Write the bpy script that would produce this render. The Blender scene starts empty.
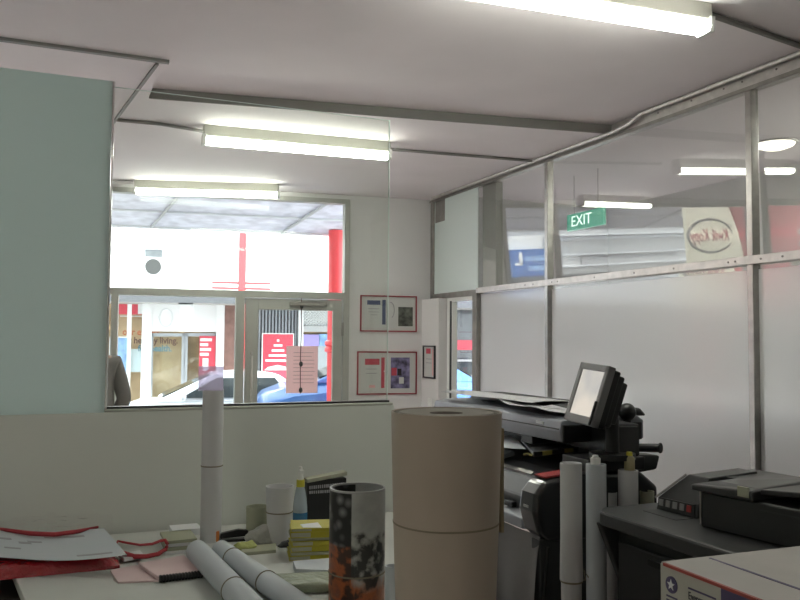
import bpy, bmesh, math, random
from mathutils import Matrix, Vector, noise
random.seed(7)
S = bpy.context.scene
COL = S.collection
R_ = math.radians
# ------------------------------------------------------------------ camera (800 x 600 frame)
YAW, PITCH, ROLL, FPX, CAMH = R_(23.1), R_(2.85), R_(.43), 816.0, 1.6
FW = Vector((math.sin(YAW)*math.cos(PITCH), math.cos(YAW)*math.cos(PITCH), math.sin(PITCH)))
R0 = Vector((math.cos(YAW), -math.sin(YAW), 0)); U0 = R0.cross(FW)
RT = R0*math.cos(ROLL)+U0*math.sin(ROLL); UP = -R0*math.sin(ROLL)+U0*math.cos(ROLL)
CP = Vector((0, 0, CAMH))
cam_d = bpy.data.cameras.new('camera'); cam = bpy.data.objects.new('camera', cam_d); COL.objects.link(cam)
cam.matrix_world = Matrix(((RT.x, UP.x, -FW.x, CP.x), (RT.y, UP.y, -FW.y, CP.y), (RT.z, UP.z, -FW.z, CP.z), (0, 0, 0, 1)))
cam_d.sensor_width = 36; cam_d.lens = 36*FPX/800; cam_d.clip_start = .05; cam_d.clip_end = 300
S.camera = cam
def ray(u, v): return FW + RT*((u-400)/FPX) + UP*((300-v)/FPX)
def PX(u, v, X): d = ray(u, v); return CP+d*(X/d.x)
def PY(u, v, Y): d = ray(u, v); return CP+d*(Y/d.y)
def PZ(u, v, Z): d = ray(u, v); return CP+d*((Z-CAMH)/d.z)
def PD(u, v, D): return CP+ray(u, v)*D            # at a distance D along the optical axis
# the shopfront runs a little askew: its own frame (x along the wall to the right, y out to the street)
RX = 4.07                                       # glazed wall on the right
ASK = R_(7.5)
FM = Matrix.Translation((RX, 8.6, 0)) @ Matrix.Rotation(-ASK, 4, 'Z')
FI = FM.inverted()
def PF(u, v, d):
    c = FI @ CP; r = FI.to_3x3() @ ray(u, v)
    return c+r*((d-c.y)/r.y)
def MIR(u, v, d):                                # where the right glass throws a sight line
    p = PX(u, v, RX); r = ray(u, v); r = Vector((-r.x, r.y, r.z))
    c = FI @ p; r = FI.to_3x3() @ r
    return c+r*((d-c.y)/r.y)
# ------------------------------------------------------------------ materials
def mat(name, col, rough=.5, metal=0, emit=None, est=0, noise_amt=0, nscale=8, bump=0, bscale=40, spec=.5, coat=0, alpha=1, trans=0):
    m = bpy.data.materials.new(name); m.use_nodes = True
    nt = m.node_tree; b = nt.nodes['Principled BSDF']
    b.inputs['Base Color'].default_value = (*col, 1); b.inputs['Roughness'].default_value = rough
    b.inputs['Metallic'].default_value = metal; b.inputs['Specular IOR Level'].default_value = spec
    b.inputs['Coat Weight'].default_value = coat; b.inputs['Alpha'].default_value = alpha
    b.inputs['Transmission Weight'].default_value = trans
    if emit: b.inputs['Emission Color'].default_value = (*emit, 1); b.inputs['Emission Strength'].default_value = est
    if noise_amt or bump:
        tc = nt.nodes.new('ShaderNodeTexCoord')
    if noise_amt:
        n = nt.nodes.new('ShaderNodeTexNoise'); n.inputs['Scale'].default_value = nscale; n.inputs['Detail'].default_value = 5
        nt.links.new(tc.outputs['Object'], n.inputs['Vector'])
        r = nt.nodes.new('ShaderNodeMapRange'); r.inputs['From Min'].default_value = .3; r.inputs['From Max'].default_value = .7
        r.inputs['To Min'].default_value = 1-noise_amt; r.inputs['To Max'].default_value = 1+noise_amt*.4
        nt.links.new(n.outputs['Fac'], r.inputs['Value'])
        x = nt.nodes.new('ShaderNodeMix'); x.data_type = 'RGBA'; x.blend_type = 'MULTIPLY'; x.inputs[0].default_value = 1
        x.inputs[6].default_value = (*col, 1); nt.links.new(r.outputs[0], x.inputs[7])
        nt.links.new(x.outputs[2], b.inputs['Base Color'])
    if bump:
        n2 = nt.nodes.new('ShaderNodeTexNoise'); n2.inputs['Scale'].default_value = bscale; n2.inputs['Detail'].default_value = 4
        nt.links.new(tc.outputs['Object'], n2.inputs['Vector'])
        bp = nt.nodes.new('ShaderNodeBump'); bp.inputs['Strength'].default_value = bump; bp.inputs['Distance'].default_value = .02
        nt.links.new(n2.outputs['Fac'], bp.inputs['Height']); nt.links.new(bp.outputs['Normal'], b.inputs['Normal'])
    return m
def glass_mat(name, tint=(1, 1, 1), f0=.04, rough=0.0):
    """thin pane: clear transmission plus a Schlick reflection on each face"""
    m = bpy.data.materials.new(name); m.use_nodes = True; nt = m.node_tree; N = nt.nodes; L = nt.links
    N.remove(N['Principled BSDF']); out = N['Material Output']
    g = N.new('ShaderNodeNewGeometry'); dot = N.new('ShaderNodeVectorMath'); dot.operation = 'DOT_PRODUCT'
    L.new(g.outputs['Normal'], dot.inputs[0]); L.new(g.outputs['Incoming'], dot.inputs[1])
    def mth(op, a, b=None):
        n = N.new('ShaderNodeMath'); n.operation = op
        for i, x in enumerate((a, b)):
            if x is None: continue
            if isinstance(x, (int, float)): n.inputs[i].default_value = x
            else: L.new(x, n.inputs[i])
        return n.outputs[0]
    c = mth('ABSOLUTE', dot.outputs['Value']); k = mth('POWER', mth('SUBTRACT', 1.0, c), 5.0)
    fr = mth('ADD', f0, mth('MULTIPLY', k, 1-f0))
    t = N.new('ShaderNodeBsdfTransparent'); t.inputs[0].default_value = (*tint, 1)
    gl = N.new('ShaderNodeBsdfGlossy'); gl.inputs['Roughness'].default_value = rough; gl.inputs[0].default_value = (1, 1, 1, 1)
    mx = N.new('ShaderNodeMixShader'); L.new(fr, mx.inputs[0]); L.new(t.outputs[0], mx.inputs[1]); L.new(gl.outputs[0], mx.inputs[2])
    L.new(mx.outputs[0], out.inputs['Surface'])
    return m
def frost_mat(name, col, rough=.22, f0=.05, tr=.5):
    m = bpy.data.materials.new(name); m.use_nodes = True; nt = m.node_tree; N = nt.nodes; L = nt.links
    N.remove(N['Principled BSDF']); out = N['Material Output']
    d = N.new('ShaderNodeBsdfDiffuse'); d.inputs[0].default_value = (*col, 1)
    t = N.new('ShaderNodeBsdfTranslucent'); t.inputs[0].default_value = (*col, 1)
    mx = N.new('ShaderNodeMixShader'); mx.inputs[0].default_value = tr; L.new(d.outputs[0], mx.inputs[1]); L.new(t.outputs[0], mx.inputs[2])
    fr = N.new('ShaderNodeLayerWeight'); fr.inputs['Blend'].default_value = .45
    mr = N.new('ShaderNodeMapRange'); mr.inputs['To Min'].default_value = f0; mr.inputs['To Max'].default_value = .6
    L.new(fr.outputs['Fresnel'], mr.inputs['Value'])
    gl = N.new('ShaderNodeBsdfGlossy'); gl.inputs['Roughness'].default_value = rough
    m2 = N.new('ShaderNodeMixShader'); L.new(mr.outputs[0], m2.inputs[0]); L.new(mx.outputs[0], m2.inputs[1]); L.new(gl.outputs[0], m2.inputs[2])
    L.new(m2.outputs[0], out.inputs['Surface'])
    return m
def emis(name, col, st):
    m = bpy.data.materials.new(name); m.use_nodes = True; nt = m.node_tree; N = nt.nodes
    N.remove(N['Principled BSDF']); e = N.new('ShaderNodeEmission'); e.inputs[0].default_value = (*col, 1); e.inputs[1].default_value = st
    nt.links.new(e.outputs[0], N['Material Output'].inputs['Surface'])
    return m
# ------------------------------------------------------------------ mesh builder
class MB:
    def __init__(s): s.bm = bmesh.new()
    def box(s, c, d, rot=None):
        M = Matrix.Translation(c) @ (rot if rot is not None else Matrix()) @ Matrix.Diagonal((d[0], d[1], d[2], 1))
        bmesh.ops.create_cube(s.bm, size=1, matrix=M); return s
    def bb(s, a, b):
        a, b = Vector(a), Vector(b); d = b-a
        return s.box((a+b)/2, (abs(d.x), abs(d.y), abs(d.z)))
    def cyl(s, a, b, r, r2=None, seg=20, cap=True):
        a, b = Vector(a), Vector(b); d = b-a
        q = d.to_track_quat('Z', 'Y').to_matrix().to_4x4()
        bmesh.ops.create_cone(s.bm, cap_ends=cap, segments=seg, radius1=r, radius2=r if r2 is None else r2, depth=d.length,
                              matrix=Matrix.Translation((a+b)/2) @ q); return s
    def ball(s, c, r, seg=16):
        rr = r if hasattr(r, '__len__') else (r, r, r)
        bmesh.ops.create_uvsphere(s.bm, u_segments=seg, v_segments=max(6, seg//2), radius=1,
                                  matrix=Matrix.Translation(c) @ Matrix.Diagonal((*rr, 1))); return s
    def prism(s, pts, vec):
        """extrude a 3D polygon along vec"""
        vec = Vector(vec); a = [s.bm.verts.new(p) for p in pts]; b = [s.bm.verts.new(Vector(p)+vec) for p in pts]; n = len(pts)
        s.bm.faces.new(a); s.bm.faces.new(b[::-1])
        for i in range(n): s.bm.faces.new((a[i], b[i], b[(i+1) % n], a[(i+1) % n]))
        return s
    def lathe(s, prof, c=(0, 0, 0), seg=28, M=None):
        c = Vector(c); rings = []
        for r, z in prof:
            if r < 1e-6:
                p = Vector((0, 0, z)); p = (M @ p if M else p)+c; rings.append([s.bm.verts.new(p)]); continue
            ring = []
            for k in range(seg):
                t = 2*math.pi*k/seg; p = Vector((r*math.cos(t), r*math.sin(t), z)); p = (M @ p if M else p)+c; ring.append(s.bm.verts.new(p))
            rings.append(ring)
        for A, B in zip(rings, rings[1:]):
            for k in range(seg):
                k2 = (k+1) % seg
                if len(A) == 1 and len(B) == 1: continue
                if len(A) == 1: s.bm.faces.new((A[0], B[k], B[k2]))
                elif len(B) == 1: s.bm.faces.new((A[k], A[k2], B[0]))
                else: s.bm.faces.new((A[k], A[k2], B[k2], B[k]))
        return s
    def tube(s, pts, r, seg=8, flat=None):
        pts = [Vector(p) for p in pts]; rings = []; n = len(pts)
        up = Vector((0, 0, 1))
        for i, p in enumerate(pts):
            t = (pts[min(i+1, n-1)]-pts[max(i-1, 0)]).normalized()
            a = up if abs(t.dot(up)) < .95 else Vector((0, 1, 0))
            x = t.cross(a).normalized(); y = x.cross(t).normalized()
            rr = r[i] if hasattr(r, '__len__') else r
            fy = flat if flat else 1
            rings.append([s.bm.verts.new(p+x*rr*math.cos(2*math.pi*k/seg)+y*rr*fy*math.sin(2*math.pi*k/seg)) for k in range(seg)])
        for A, B in zip(rings, rings[1:]):
            for k in range(seg): s.bm.faces.new((A[k], A[(k+1) % seg], B[(k+1) % seg], B[k]))
        s.bm.faces.new(rings[0][::-1]); s.bm.faces.new(rings[-1])
        return s
    def sheet(s, fn, nu, nv, th):
        """a sheet given by fn(a,b), a,b in 0..1, with thickness th downward"""
        T = [[s.bm.verts.new(fn(i/nu, j/nv)) for j in range(nv+1)] for i in range(nu+1)]
        B = [[s.bm.verts.new(Vector(T[i][j].co)-Vector((0, 0, th))) for j in range(nv+1)] for i in range(nu+1)]
        f = s.bm.faces.new
        for i in range(nu):
            for j in range(nv):
                f((T[i][j], T[i+1][j], T[i+1][j+1], T[i][j+1])); f((B[i][j], B[i][j+1], B[i+1][j+1], B[i+1][j]))
        for i in range(nu):
            f((T[i][0], B[i][0], B[i+1][0], T[i+1][0])); f((T[i][nv], T[i+1][nv], B[i+1][nv], B[i][nv]))
        for j in range(nv):
            f((T[0][j], T[0][j+1], B[0][j+1], B[0][j])); f((T[nu][j], B[nu][j], B[nu][j+1], T[nu][j+1]))
        return s
    def loft(s, rings):
        V = [[s.bm.verts.new(p) for p in r] for r in rings]; n = len(V[0])
        for A, B in zip(V, V[1:]):
            for k in range(n): s.bm.faces.new((A[k], A[(k+1) % n], B[(k+1) % n], B[k]))
        s.bm.faces.new(V[0][::-1]); s.bm.faces.new(V[-1]); return s
def obj(name, mb, m, parent=None, M=None, bev=0, smooth=False, bseg=2):
    bmesh.ops.recalc_face_normals(mb.bm, faces=mb.bm.faces)
    me = bpy.data.meshes.new(name); mb.bm.to_mesh(me); mb.bm.free()
    if m: me.materials.append(m)
    o = bpy.data.objects.new(name, me); COL.objects.link(o)
    if smooth: 
        for p in me.polygons: p.use_smooth = True
        try: me.set_sharp_from_angle(angle=R_(40))
        except Exception: pass
    if bev:
        b = o.modifiers.new('bevel', 'BEVEL'); b.width = bev; b.segments = bseg; b.limit_method = 'ANGLE'; b.angle_limit = R_(35)
    if parent: o.parent = parent
    if M is not None: o.matrix_local = M
    return o
def tag(o, label, cat, group=None, kind=None):
    o['label'] = label; o['category'] = cat
    if group: o['group'] = group
    if kind: o['kind'] = kind
    return o
def thing(name, label, cat, M=None, group=None):
    o = bpy.data.objects.new(name, None); COL.objects.link(o); o.empty_display_size = .1
    if M is not None: o.matrix_world = M
    return tag(o, label, cat, group)
def struct(name, mb=None, m=None, parent=None, M=None, bev=0, label=None):
    if mb is None:
        o = bpy.data.objects.new(name, None); COL.objects.link(o)
        if M is not None: o.matrix_world = M
    else: o = obj(name, mb, m, parent, M, bev)
    if parent is None:
        o['kind'] = 'structure'
        if label: o['label'] = label
    return o
def T(x, y=0, z=0): return Matrix.Translation((x, y, z) if not isinstance(x, Vector) else x)
def RZ(a): return Matrix.Rotation(a, 4, 'Z')
def RXm(a): return Matrix.Rotation(a, 4, 'X')
def RYm(a): return Matrix.Rotation(a, 4, 'Y')
def dup(root, M, label=None, name=None):
    def cp(o, par):
        c = o.copy(); COL.objects.link(c); c.parent = par
        for ch in list(o.children): cp(ch, c)
        return c
    r = cp(root, None); r.matrix_world = M
    if label: r['label'] = label
    return r
def text(name, body, size, m, parent, M, align='CENTER', ext=.001, shear=0, sx=1, bold=0):
    cu = bpy.data.curves.new(name, 'FONT'); cu.body = body; cu.size = size; cu.align_x = align; cu.align_y = 'CENTER'; cu.extrude = ext; cu.shear = shear; cu.offset = bold
    t = bpy.data.objects.new(name, cu); COL.objects.link(t)
    dg = bpy.context.evaluated_depsgraph_get(); me = bpy.data.meshes.new_from_object(t.evaluated_get(dg)); me.name = name
    bpy.data.objects.remove(t); bpy.data.curves.remove(cu)
    me.materials.clear(); me.materials.append(m)
    o = bpy.data.objects.new(name, me); COL.objects.link(o); o.parent = parent; o.matrix_local = M @ Matrix.Diagonal((sx, 1, 1, 1))
    return o
# text lies in its XY plane facing +Z; turn it to face -Y
TXF = RXm(R_(90))
TUBE = 16; BOWK = 1
TY = -2.7; TZ_ = -.6
# ------------------------------------------------------------------ palette
M = {}
M['ceil'] = mat('ceiling_paint', (.86, .80, .82), .75, noise_amt=.06, nscale=1.2, bump=.02, bscale=90, spec=.25)
M['wall'] = mat('wall_paint', (.74, .74, .71), .6, noise_amt=.03, nscale=2, spec=.35)
M['part'] = mat('partition_paint', (.68, .70, .655), .5, noise_amt=.02, nscale=3, spec=.3)
M['fwall'] = mat('front_wall_paint', (.70, .69, .69), .6, noise_amt=.03, nscale=2)
M['floor'] = mat('vinyl_floor', (.56, .49, .47), .55, noise_amt=.12, nscale=5)
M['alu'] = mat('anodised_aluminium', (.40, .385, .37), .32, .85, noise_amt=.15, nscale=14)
M['alud'] = mat('dull_aluminium', (.33, .31, .29), .42, .7, noise_amt=.2, nscale=10)
M['alurail'] = mat('worn_aluminium', (.60, .57, .55), .4, .55, noise_amt=.15, nscale=18)
M['frame'] = mat('grey_frame_paint', (.40, .40, .37), .45, .1, noise_amt=.06)
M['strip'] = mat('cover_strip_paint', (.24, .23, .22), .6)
M['white'] = mat('white_plastic', (.75, .75, .73), .4)
M['glass'] = glass_mat('clear_glass', (.97, .985, .975), .03); M['wglass'] = glass_mat('window_glass', (.97, .985, .975), .006)
M['ledge'] = mat('grey_green_ledge', (.40, .41, .36), .5); M['leftf'] = frost_mat('green_frosted_glass', (.86, 1.0, .985), .5, .02, .5); M['board'] = frost_mat('pale_board', (.88, .97, .94), .4, .02, .3)
M['screen'] = glass_mat('screen_glass', (.955, .975, .955), .03)
M['gedge'] = mat('glass_edge', (.75, .85, .8), .15, spec=.8)
M['refl'] = glass_mat('reflective_glass', (.86, .87, .86), .06)
M['frost'] = frost_mat('frosted_film', (.97, .97, .98), .16, .07, tr=.6)
M['frostp'] = frost_mat('pale_film', (.72, .80, .78), .3, .03, .45)
M['tube'] = emis('tube_light', (.97, 1.0, .88), TUBE)
M['screw'] = mat('screw_steel', (.2, .19, .18), .4, .8)
M['black'] = mat('black_plastic', (.012, .012, .013), .38)
M['dark'] = mat('charcoal_plastic', (.035, .036, .037), .5, noise_amt=.1)
M['paper'] = mat('paper', (.70, .71, .72), .8, noise_amt=.02)
M['ink'] = mat('ink', (.05, .05, .06), .7)
M['red'] = mat('red_paint', (.58, .05, .085), .4)
M['pink'] = mat('pink_paper', (.80, .42, .42), .8)
M['green'] = mat('exit_green', (.02, .22, .12), .4, emit=(.03, .4, .22), est=.35)
M['chrome'] = mat('chrome', (.8, .8, .8), .12, 1)

CF, CN = 3.25, 3.32          # far and near ceiling levels
LX = -7.55                   # shop's left end in the front-wall frame
# ------------------------------------------------------------------ room shell
struct('floor', MB().bb((-4.6, -3.2, -.2), (6.8, 9.6, 0)), M['floor'])
# far ceiling slab, near (raised) ceiling slab, left panel: one stepped ceiling
stepA = PZ(160, 99, CF); stepB = PZ(612, 134, CF); sl = (stepB.y-stepA.y)/(stepB.x-stepA.x); yA = stepA.y+sl*(.57-stepA.x); yB = stepA.y+sl*(RX-stepA.x)
cb = MB()
cb.prism([(-4.6, yA, CF), (.57, yA, CF), (4.07, yB, CF), (4.07, 8.75, CF), (-4.6, 9.9, CF)], (0, 0, .35))
cb.prism([(.57, -3.2, CN), (4.07, -3.2, CN), (4.07, yB, CN), (.57, yA, CN)], (0, 0, .28))
cb.prism([(-4.6, -3.2, CF), (.57, -3.2, CF), (.57, yA, CF), (-4.6, yA, CF)], (0, 0, .35))
struct('ceiling', cb, M['ceil'])
# cover strips on the ceiling joints
def strip(n, a, b, w=.035, h=.018, z=CF):
    a, b = Vector(a), Vector(b); d = (b-a); t = math.atan2(d.y, d.x)
    struct(n, MB().box(((a.x+b.x)/2, (a.y+b.y)/2, z-h/2), (d.length, w, h), RZ(t)), M['strip'])
strip('trim_1', (-3.4, 4.93), (.60, 4.93))
struct('riser_strip', MB().prism([(.575, yA-.012, CF-.004), (4.05, yB-.012, CF-.004), (4.05, yB, CF-.004), (.575, yA, CF-.004)], (0, 0, CN-CF+.002)), M['strip'])  # thin dark grey board over the riser of the ceiling step
strip('trim_2', (.54, 5.0), (.36, 6.85), .02, .012)
# front wall, askew
def fbox(a, b): return MB().bb(a, b)
fw = struct('wall_front', M=FM)
struct('wall_panel', fbox((-.985, 0, 0), (.02, .14, 3.4)), M['fwall'], fw)
struct('wall_panel', fbox((LX-.3, 0, 3.2), (-.985, .14, 3.4)), M['fwall'], fw)
struct('wall_panel', fbox((LX-.3, 0, 0), (LX+.2, .14, 3.2)), M['fwall'], fw)
# upper window (transom lights), lower window, door
w1 = struct('window_1', M=FM)
struct('window_frame', fbox((LX+.2, -.02, 3.15), (-.985, .10, 3.2)), M['frame'], w1)
struct('window_frame', fbox((LX+.2, -.03, 2.06), (-.985, .11, 2.135)), M['frame'], w1)
struct('window_frame', fbox((-1.045, -.03, 2.135), (-.985, .11, 3.15)), M['frame'], w1)
struct('window_frame', fbox((-7.0, -.02, 2.135), (-6.94, .10, 3.15)), M['frame'], w1)
struct('window_glass', fbox((LX+.2, .03, 2.13), (-1.04, .04, 3.16)), M['wglass'], w1)
w2 = struct('window_2', M=FM)
struct('window_frame', fbox((-3.53, -.03, .12), (-3.46, .11, 2.06)), M['frame'], w2)
struct('window_frame', fbox((-2.245, -.03, 0), (-2.15, .11, 2.06)), M['frame'], w2)
struct('window_frame', fbox((LX+.2, -.03, 0), (-2.24, .11, .14)), M['frame'], w2)
struct('window_frame', fbox((-5.6, -.03, .12), (-5.53, .11, 2.06)), M['frame'], w2)
struct('window_glass', fbox((LX+.2, .03, .13), (-2.24, .04, 2.07)), M['wglass'], w2)
d1 = struct('door_1', M=FM)
struct('door_frame', fbox((-1.055, -.03, 0), (-.985, .11, 2.06)), M['frame'], d1)
struct('door_stile', fbox((-2.14, -.02, .01), (-2.0, .04, 2.05)), M['frame'], d1, bev=.004)
struct('door_stile', fbox((-1.17, -.02, .01), (-1.065, .04, 2.05)), M['frame'], d1, bev=.004)
struct('door_rail', fbox((-2.0, -.02, 1.93), (-1.17, .04, 2.05)), M['frame'], d1, bev=.004)
struct('door_rail', fbox((-2.0, -.02, .01), (-1.17, .04, .22)), M['frame'], d1, bev=.004)
struct('door_glass', fbox((-2.01, .008, .21), (-1.16, .014, 1.94)), M['wglass'], d1)
struct('door_handle', MB().tube([(-2.07, -.02, .9), (-2.07, -.07, .93), (-2.07, -.07, 1.42), (-2.07, -.02, 1.45)], .013, 10), M['alurail'], d1)
struct('door_hinge', MB().cyl((-1.06, -.03, 1.65), (-1.06, -.03, 1.80), .014), M['alud'], d1)
struct('door_closer', fbox((-1.66, -.075, 1.975), (-1.25, -.02, 2.02)), M['alud'], d1, bev=.006)
# left and back walls
lw = FM @ Vector((LX, 0, 0))
struct('wall_left', MB().bb((lw.x-.2, -3.2, 0), (lw.x, lw.y+.1, 3.4)), M['wall'])
struct('wall_back', MB().bb((-4.6, -3.2, 0), (6.8, -3.0, 3.6)), M['wall'])
# partition across the shop: sill-high wall on the right, higher wall on the left
PYF, PYB = 3.70, 3.82
struct('wall_middle', MB().bb((-3.6, PYF, 0), (1.55, PYB, 1.285)), M['part'])
w4 = struct('window_4')
struct('glass_pane', MB().bb((.222, 3.752, 1.30), (1.535, 3.760, 2.705)), M['screen'], w4)
struct('glass_edge', MB().bb((1.535, 3.751, 1.30), (1.5385, 3.761, 2.708)), M['gedge'], w4)
struct('glass_edge', MB().bb((.222, 3.7535, 2.705), (1.5385, 3.7585, 2.7075)), M['gedge'], w4)
struct('bottom_channel', MB().bb((.216, 3.70, 1.285), (1.545, 3.80, 1.297)), M['ledge'], w4, bev=.003)
struct('bottom_seal', MB().bb((.222, 3.735, 1.297), (1.54, 3.777, 1.306)), M['black'], w4)
struct('frosted_pane', MB().bb((-3.6, 3.704, 1.285), (.2155, 3.716, 2.715)), M['leftf'], w4)
struct('side_channel', MB().bb((.2155, 3.70, 1.297), (.226, 3.777, 2.715)), M['chrome'], w4, bev=.002)
# ------------------------------------------------------------------ glazed wall on the right
wr = struct('wall_right')
def ys(u): return RX/math.tan(YAW+math.atan((u-400)/FPX))
YM = [8.52, ys(549.5), ys(755), ys(755)-2.32, ys(755)-4.64, -3.0]
struct('top_beam', MB().bb((RX-.035, -3.0, 3.215), (RX+.06, 8.56, 3.335)), M['alurail'], wr, bev=.004)
struct('top_beam', MB().bb((RX-.055, -3.0, 3.20), (RX-.035, 8.56, 3.225)), M['alud'], wr)
struct('mid_rail', MB().bb((RX-.05, -3.0, 2.095), (RX+.04, 7.43, 2.15)), M['alurail'], wr, bev=.003)
struct('mid_rail', MB().bb((RX-.045, 7.43, 2.075), (RX+.04, 8.55, 2.135)), M['alud'], wr, bev=.003)
for i, y in enumerate(YM):
    if i == 0: struct('mullion', MB().bb((RX-.045, y-.05, 2.08), (RX+.04, y+.03, 3.215)), M['alud'], wr, bev=.004)
    else: struct('mullion', MB().bb((RX-.035, y-.024, 0), (RX+.03, y+.024, 3.215)), M['alu'], wr, bev=.004)
for i in range(5):
    y0, y1 = YM[i+1]+.03, YM[i]-.03
    # the old panes are slightly bowed and lean a little, which bends what they mirror
    hw_ = (y1-y0)/2; bow = [.0015, .003, .003, 0, 0][i]*BOWK
    def pf(a, b, dx=0): return Vector((-bow*(1-(2*a-1)**2)+dx, (2*a-1)*hw_, (b-.5)*1.07))
    mb = MB(); n_ = 24; A1 = [[mb.bm.verts.new(pf(i_/n_, j_/2)) for j_ in range(3)] for i_ in range(n_+1)]; A2 = [[mb.bm.verts.new(pf(i_/n_, j_/2, .006)) for j_ in range(3)] for i_ in range(n_+1)]
    for i_ in range(n_):
        for j_ in range(2):
            mb.bm.faces.new((A1[i_][j_], A1[i_+1][j_], A1[i_+1][j_+1], A1[i_][j_+1])); mb.bm.faces.new((A2[i_][j_], A2[i_][j_+1], A2[i_+1][j_+1], A2[i_+1][j_]))
    o_ = obj('glass_pane', mb, M['refl'], wr, T(RX+.010, (y0+y1)/2, 2.683) @ RZ(R_(TZ_)) @ RYm(R_(TY)), smooth=True)
    if i > 0: struct('frosted_pane', MB().bb((RX+.006, y0, .1), (RX+.014, y1, 2.065)), M['frost'], wr)
    if i > 0: struct('clear_strip', MB().bb((RX+.006, y0, 2.065), (RX+.014, y1, 2.10)), M['refl'], wr)
struct('frosted_pane', MB().bb((RX+.006, YM[1]+.03, .1), (RX+.014, 7.45, 2.09)), M['frost'], wr)
struct('sill', MB().bb((RX-.05, -3, 0), (RX+.05, 7.5, .1)), M['alud'], wr)
# pale board behind the far upper pane, and the dark bracket in its corner
struct('pale_board', MB().bb((RX-.028, ys(480), 2.135), (RX-.020, 8.48, 3.215)), M['board'], wr)
struct('corner_bracket', MB().bb((RX-.03, 8.20, 2.95), (RX+.01, 8.46, 3.21)), M['alud'], wr, bev=.01)
struct('pane_jamb', MB().bb((RX+.02, ys(494), 2.135), (RX+.10, ys(481), 3.215)), M['frame'], wr)
# screws along the rails
sc = MB().cyl((0, 0, 0), (-.004, 0, 0), .007, seg=8)
s0 = obj('screw', sc, M['screw'], wr, T(RX-.05, 5.95, 2.122))
yy = [ys(u) for u in (530, 538, 600, 640, 680, 735, 742, 768, 790, 557)]
for y in yy[0:]:
    c = s0.copy(); COL.objects.link(c); c.parent = wr; c.matrix_local = T(RX-.05, y, 2.122)
for u in (600, 625, 664, 698, 731, 750, 785):
    c = s0.copy(); COL.objects.link(c); c.parent = wr; c.matrix_local = T(RX-.035, ys(u), 3.275)
# stub of solid wall at the corner and the narrow glass door beside it
struct('wall_stub', MB().bb((3.95, 8.16, 0), (RX+.05, 8.62, 2.075)), M['fwall'])['label'] = 'white wall stub at the front corner under the upper pane'
w5 = struct('window_5')
struct('window_frame', MB().bb((RX-.03, 8.0, .1), (RX+.03, 8.14, 2.075)), M['white'], w5, bev=.003)
struct('window_frame', MB().bb((RX-.035, 8.02, .1), (RX-.028, 8.06, 2.04)), M['black'], w5)
struct('window_frame', MB().bb((RX-.045, 7.43, 0), (RX+.04, 7.52, 2.08)), M['alud'], w5, bev=.004)
struct('window_frame', MB().bb((RX-.03, 7.52, 2.03), (RX+.03, 8.0, 2.08)), M['white'], w5, bev=.003)
struct('window_glass', MB().bb((RX+.008, 7.52, .1), (RX+.014, 8.0, 2.035)), M['glass'], w5)
# arcade beyond the glazed wall
struct('wall_arcade', MB().bb((6.6, -3.2, 0), (6.75, 8.7, 3.6)), M['wall'])['label'] = 'pale wall of the passage behind the glazing'
struct('wall_arcade_front', MB().bb((RX+.06, 8.62, 2.14), (6.75, 8.74, 3.6)), M['fwall'])['label'] = 'wall above the open end of the passage behind the glazing'
struct('wall_low_added', MB().bb((RX+.06, -3.0, 0), (RX+.16, 4.95, 1.20)), M['alud'])['label'] = 'low dark wall added behind the frosted glazing to shade its foot'  # added to block the light behind the foot of the frosted panes
struct('ceiling_arcade', MB().bb((RX, -3.2, 3.335), (6.75, 8.75, 3.6)), M['ceil'])['label'] = 'ceiling of the passage behind the glazing'
# ------------------------------------------------------------------ fluorescent battens
M['housing'] = mat('batten_housing', (.42, .42, .37), .5)
def batten(label, c, ang, z, L=1.52):
    t = thing('ceiling_light', label, 'ceiling light', T(c[0], c[1], z) @ RZ(ang), 'fluorescent battens on the ceiling')
    obj('housing', MB().bb((-L/2, -.05, -.088), (L/2, .05, 0)), M['housing'], t, bev=.006)
    dm = MB().prism([(-L/2+.02, .062*math.cos(a), -.118+.030*math.sin(a)) for a in [math.pi*i/8 for i in range(16)]], (L-.04, 0, 0))
    obj('diffuser', dm, M['tube'], t)
    for s in (-1, 1):
        obj('end_cap', MB().prism([(s*(L/2-.02), -.06, -.07), (s*(L/2-.02), .06, -.07), (s*(L/2-.02), .052, -.15), (s*(L/2-.02), -.052, -.15)], (s*.03, 0, 0)), M['white'], t, bev=.004)
    return t
t1r = PZ(279, 195, 3.138); t1l = PZ(135, 191, 3.138)
a1 = math.atan2((t1r-t1l).y, (t1r-t1l).x)
batten('white fluorescent batten light nearest the shopfront window', (t1l+t1r)/2, a1, CF, (t1r-t1l).length)
t2l, t2r = PZ(203, 140, 3.138), PZ(389, 156, 3.138)
batten('white fluorescent batten light seen through the glass screen in mid ceiling', (t2l+t2r)/2, math.atan2((t2r-t2l).y, (t2r-t2l).x), CF, (t2r-t2l).length)
t3r = PZ(709, 28, CN-.112)
batten('white fluorescent batten light nearest the camera, cut by the top edge', (t3r.x-.77, t3r.y+.06), R_(-4), CN)
batten('unseen white batten light added behind the camera for the near ceiling', (-2.0, .5), R_(-4), CF)  # added out of view to light the near ceiling
batten('unseen white batten light added in the passage to backlight the frosted panes', (5.6, 3.5), R_(90), 3.335)  # added out of view, lights the frosted panes from behind
batten('unseen white batten light added in the passage, beside the camera', (5.3, -1.2), R_(90), 3.335)  # added out of view to brighten the passage
batten('short unseen batten light added in the passage, just right of the view', (6.3, 4.5), R_(90), 3.335, 1.0)  # extra unseen lamp put in to brighten the frosted panes
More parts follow.
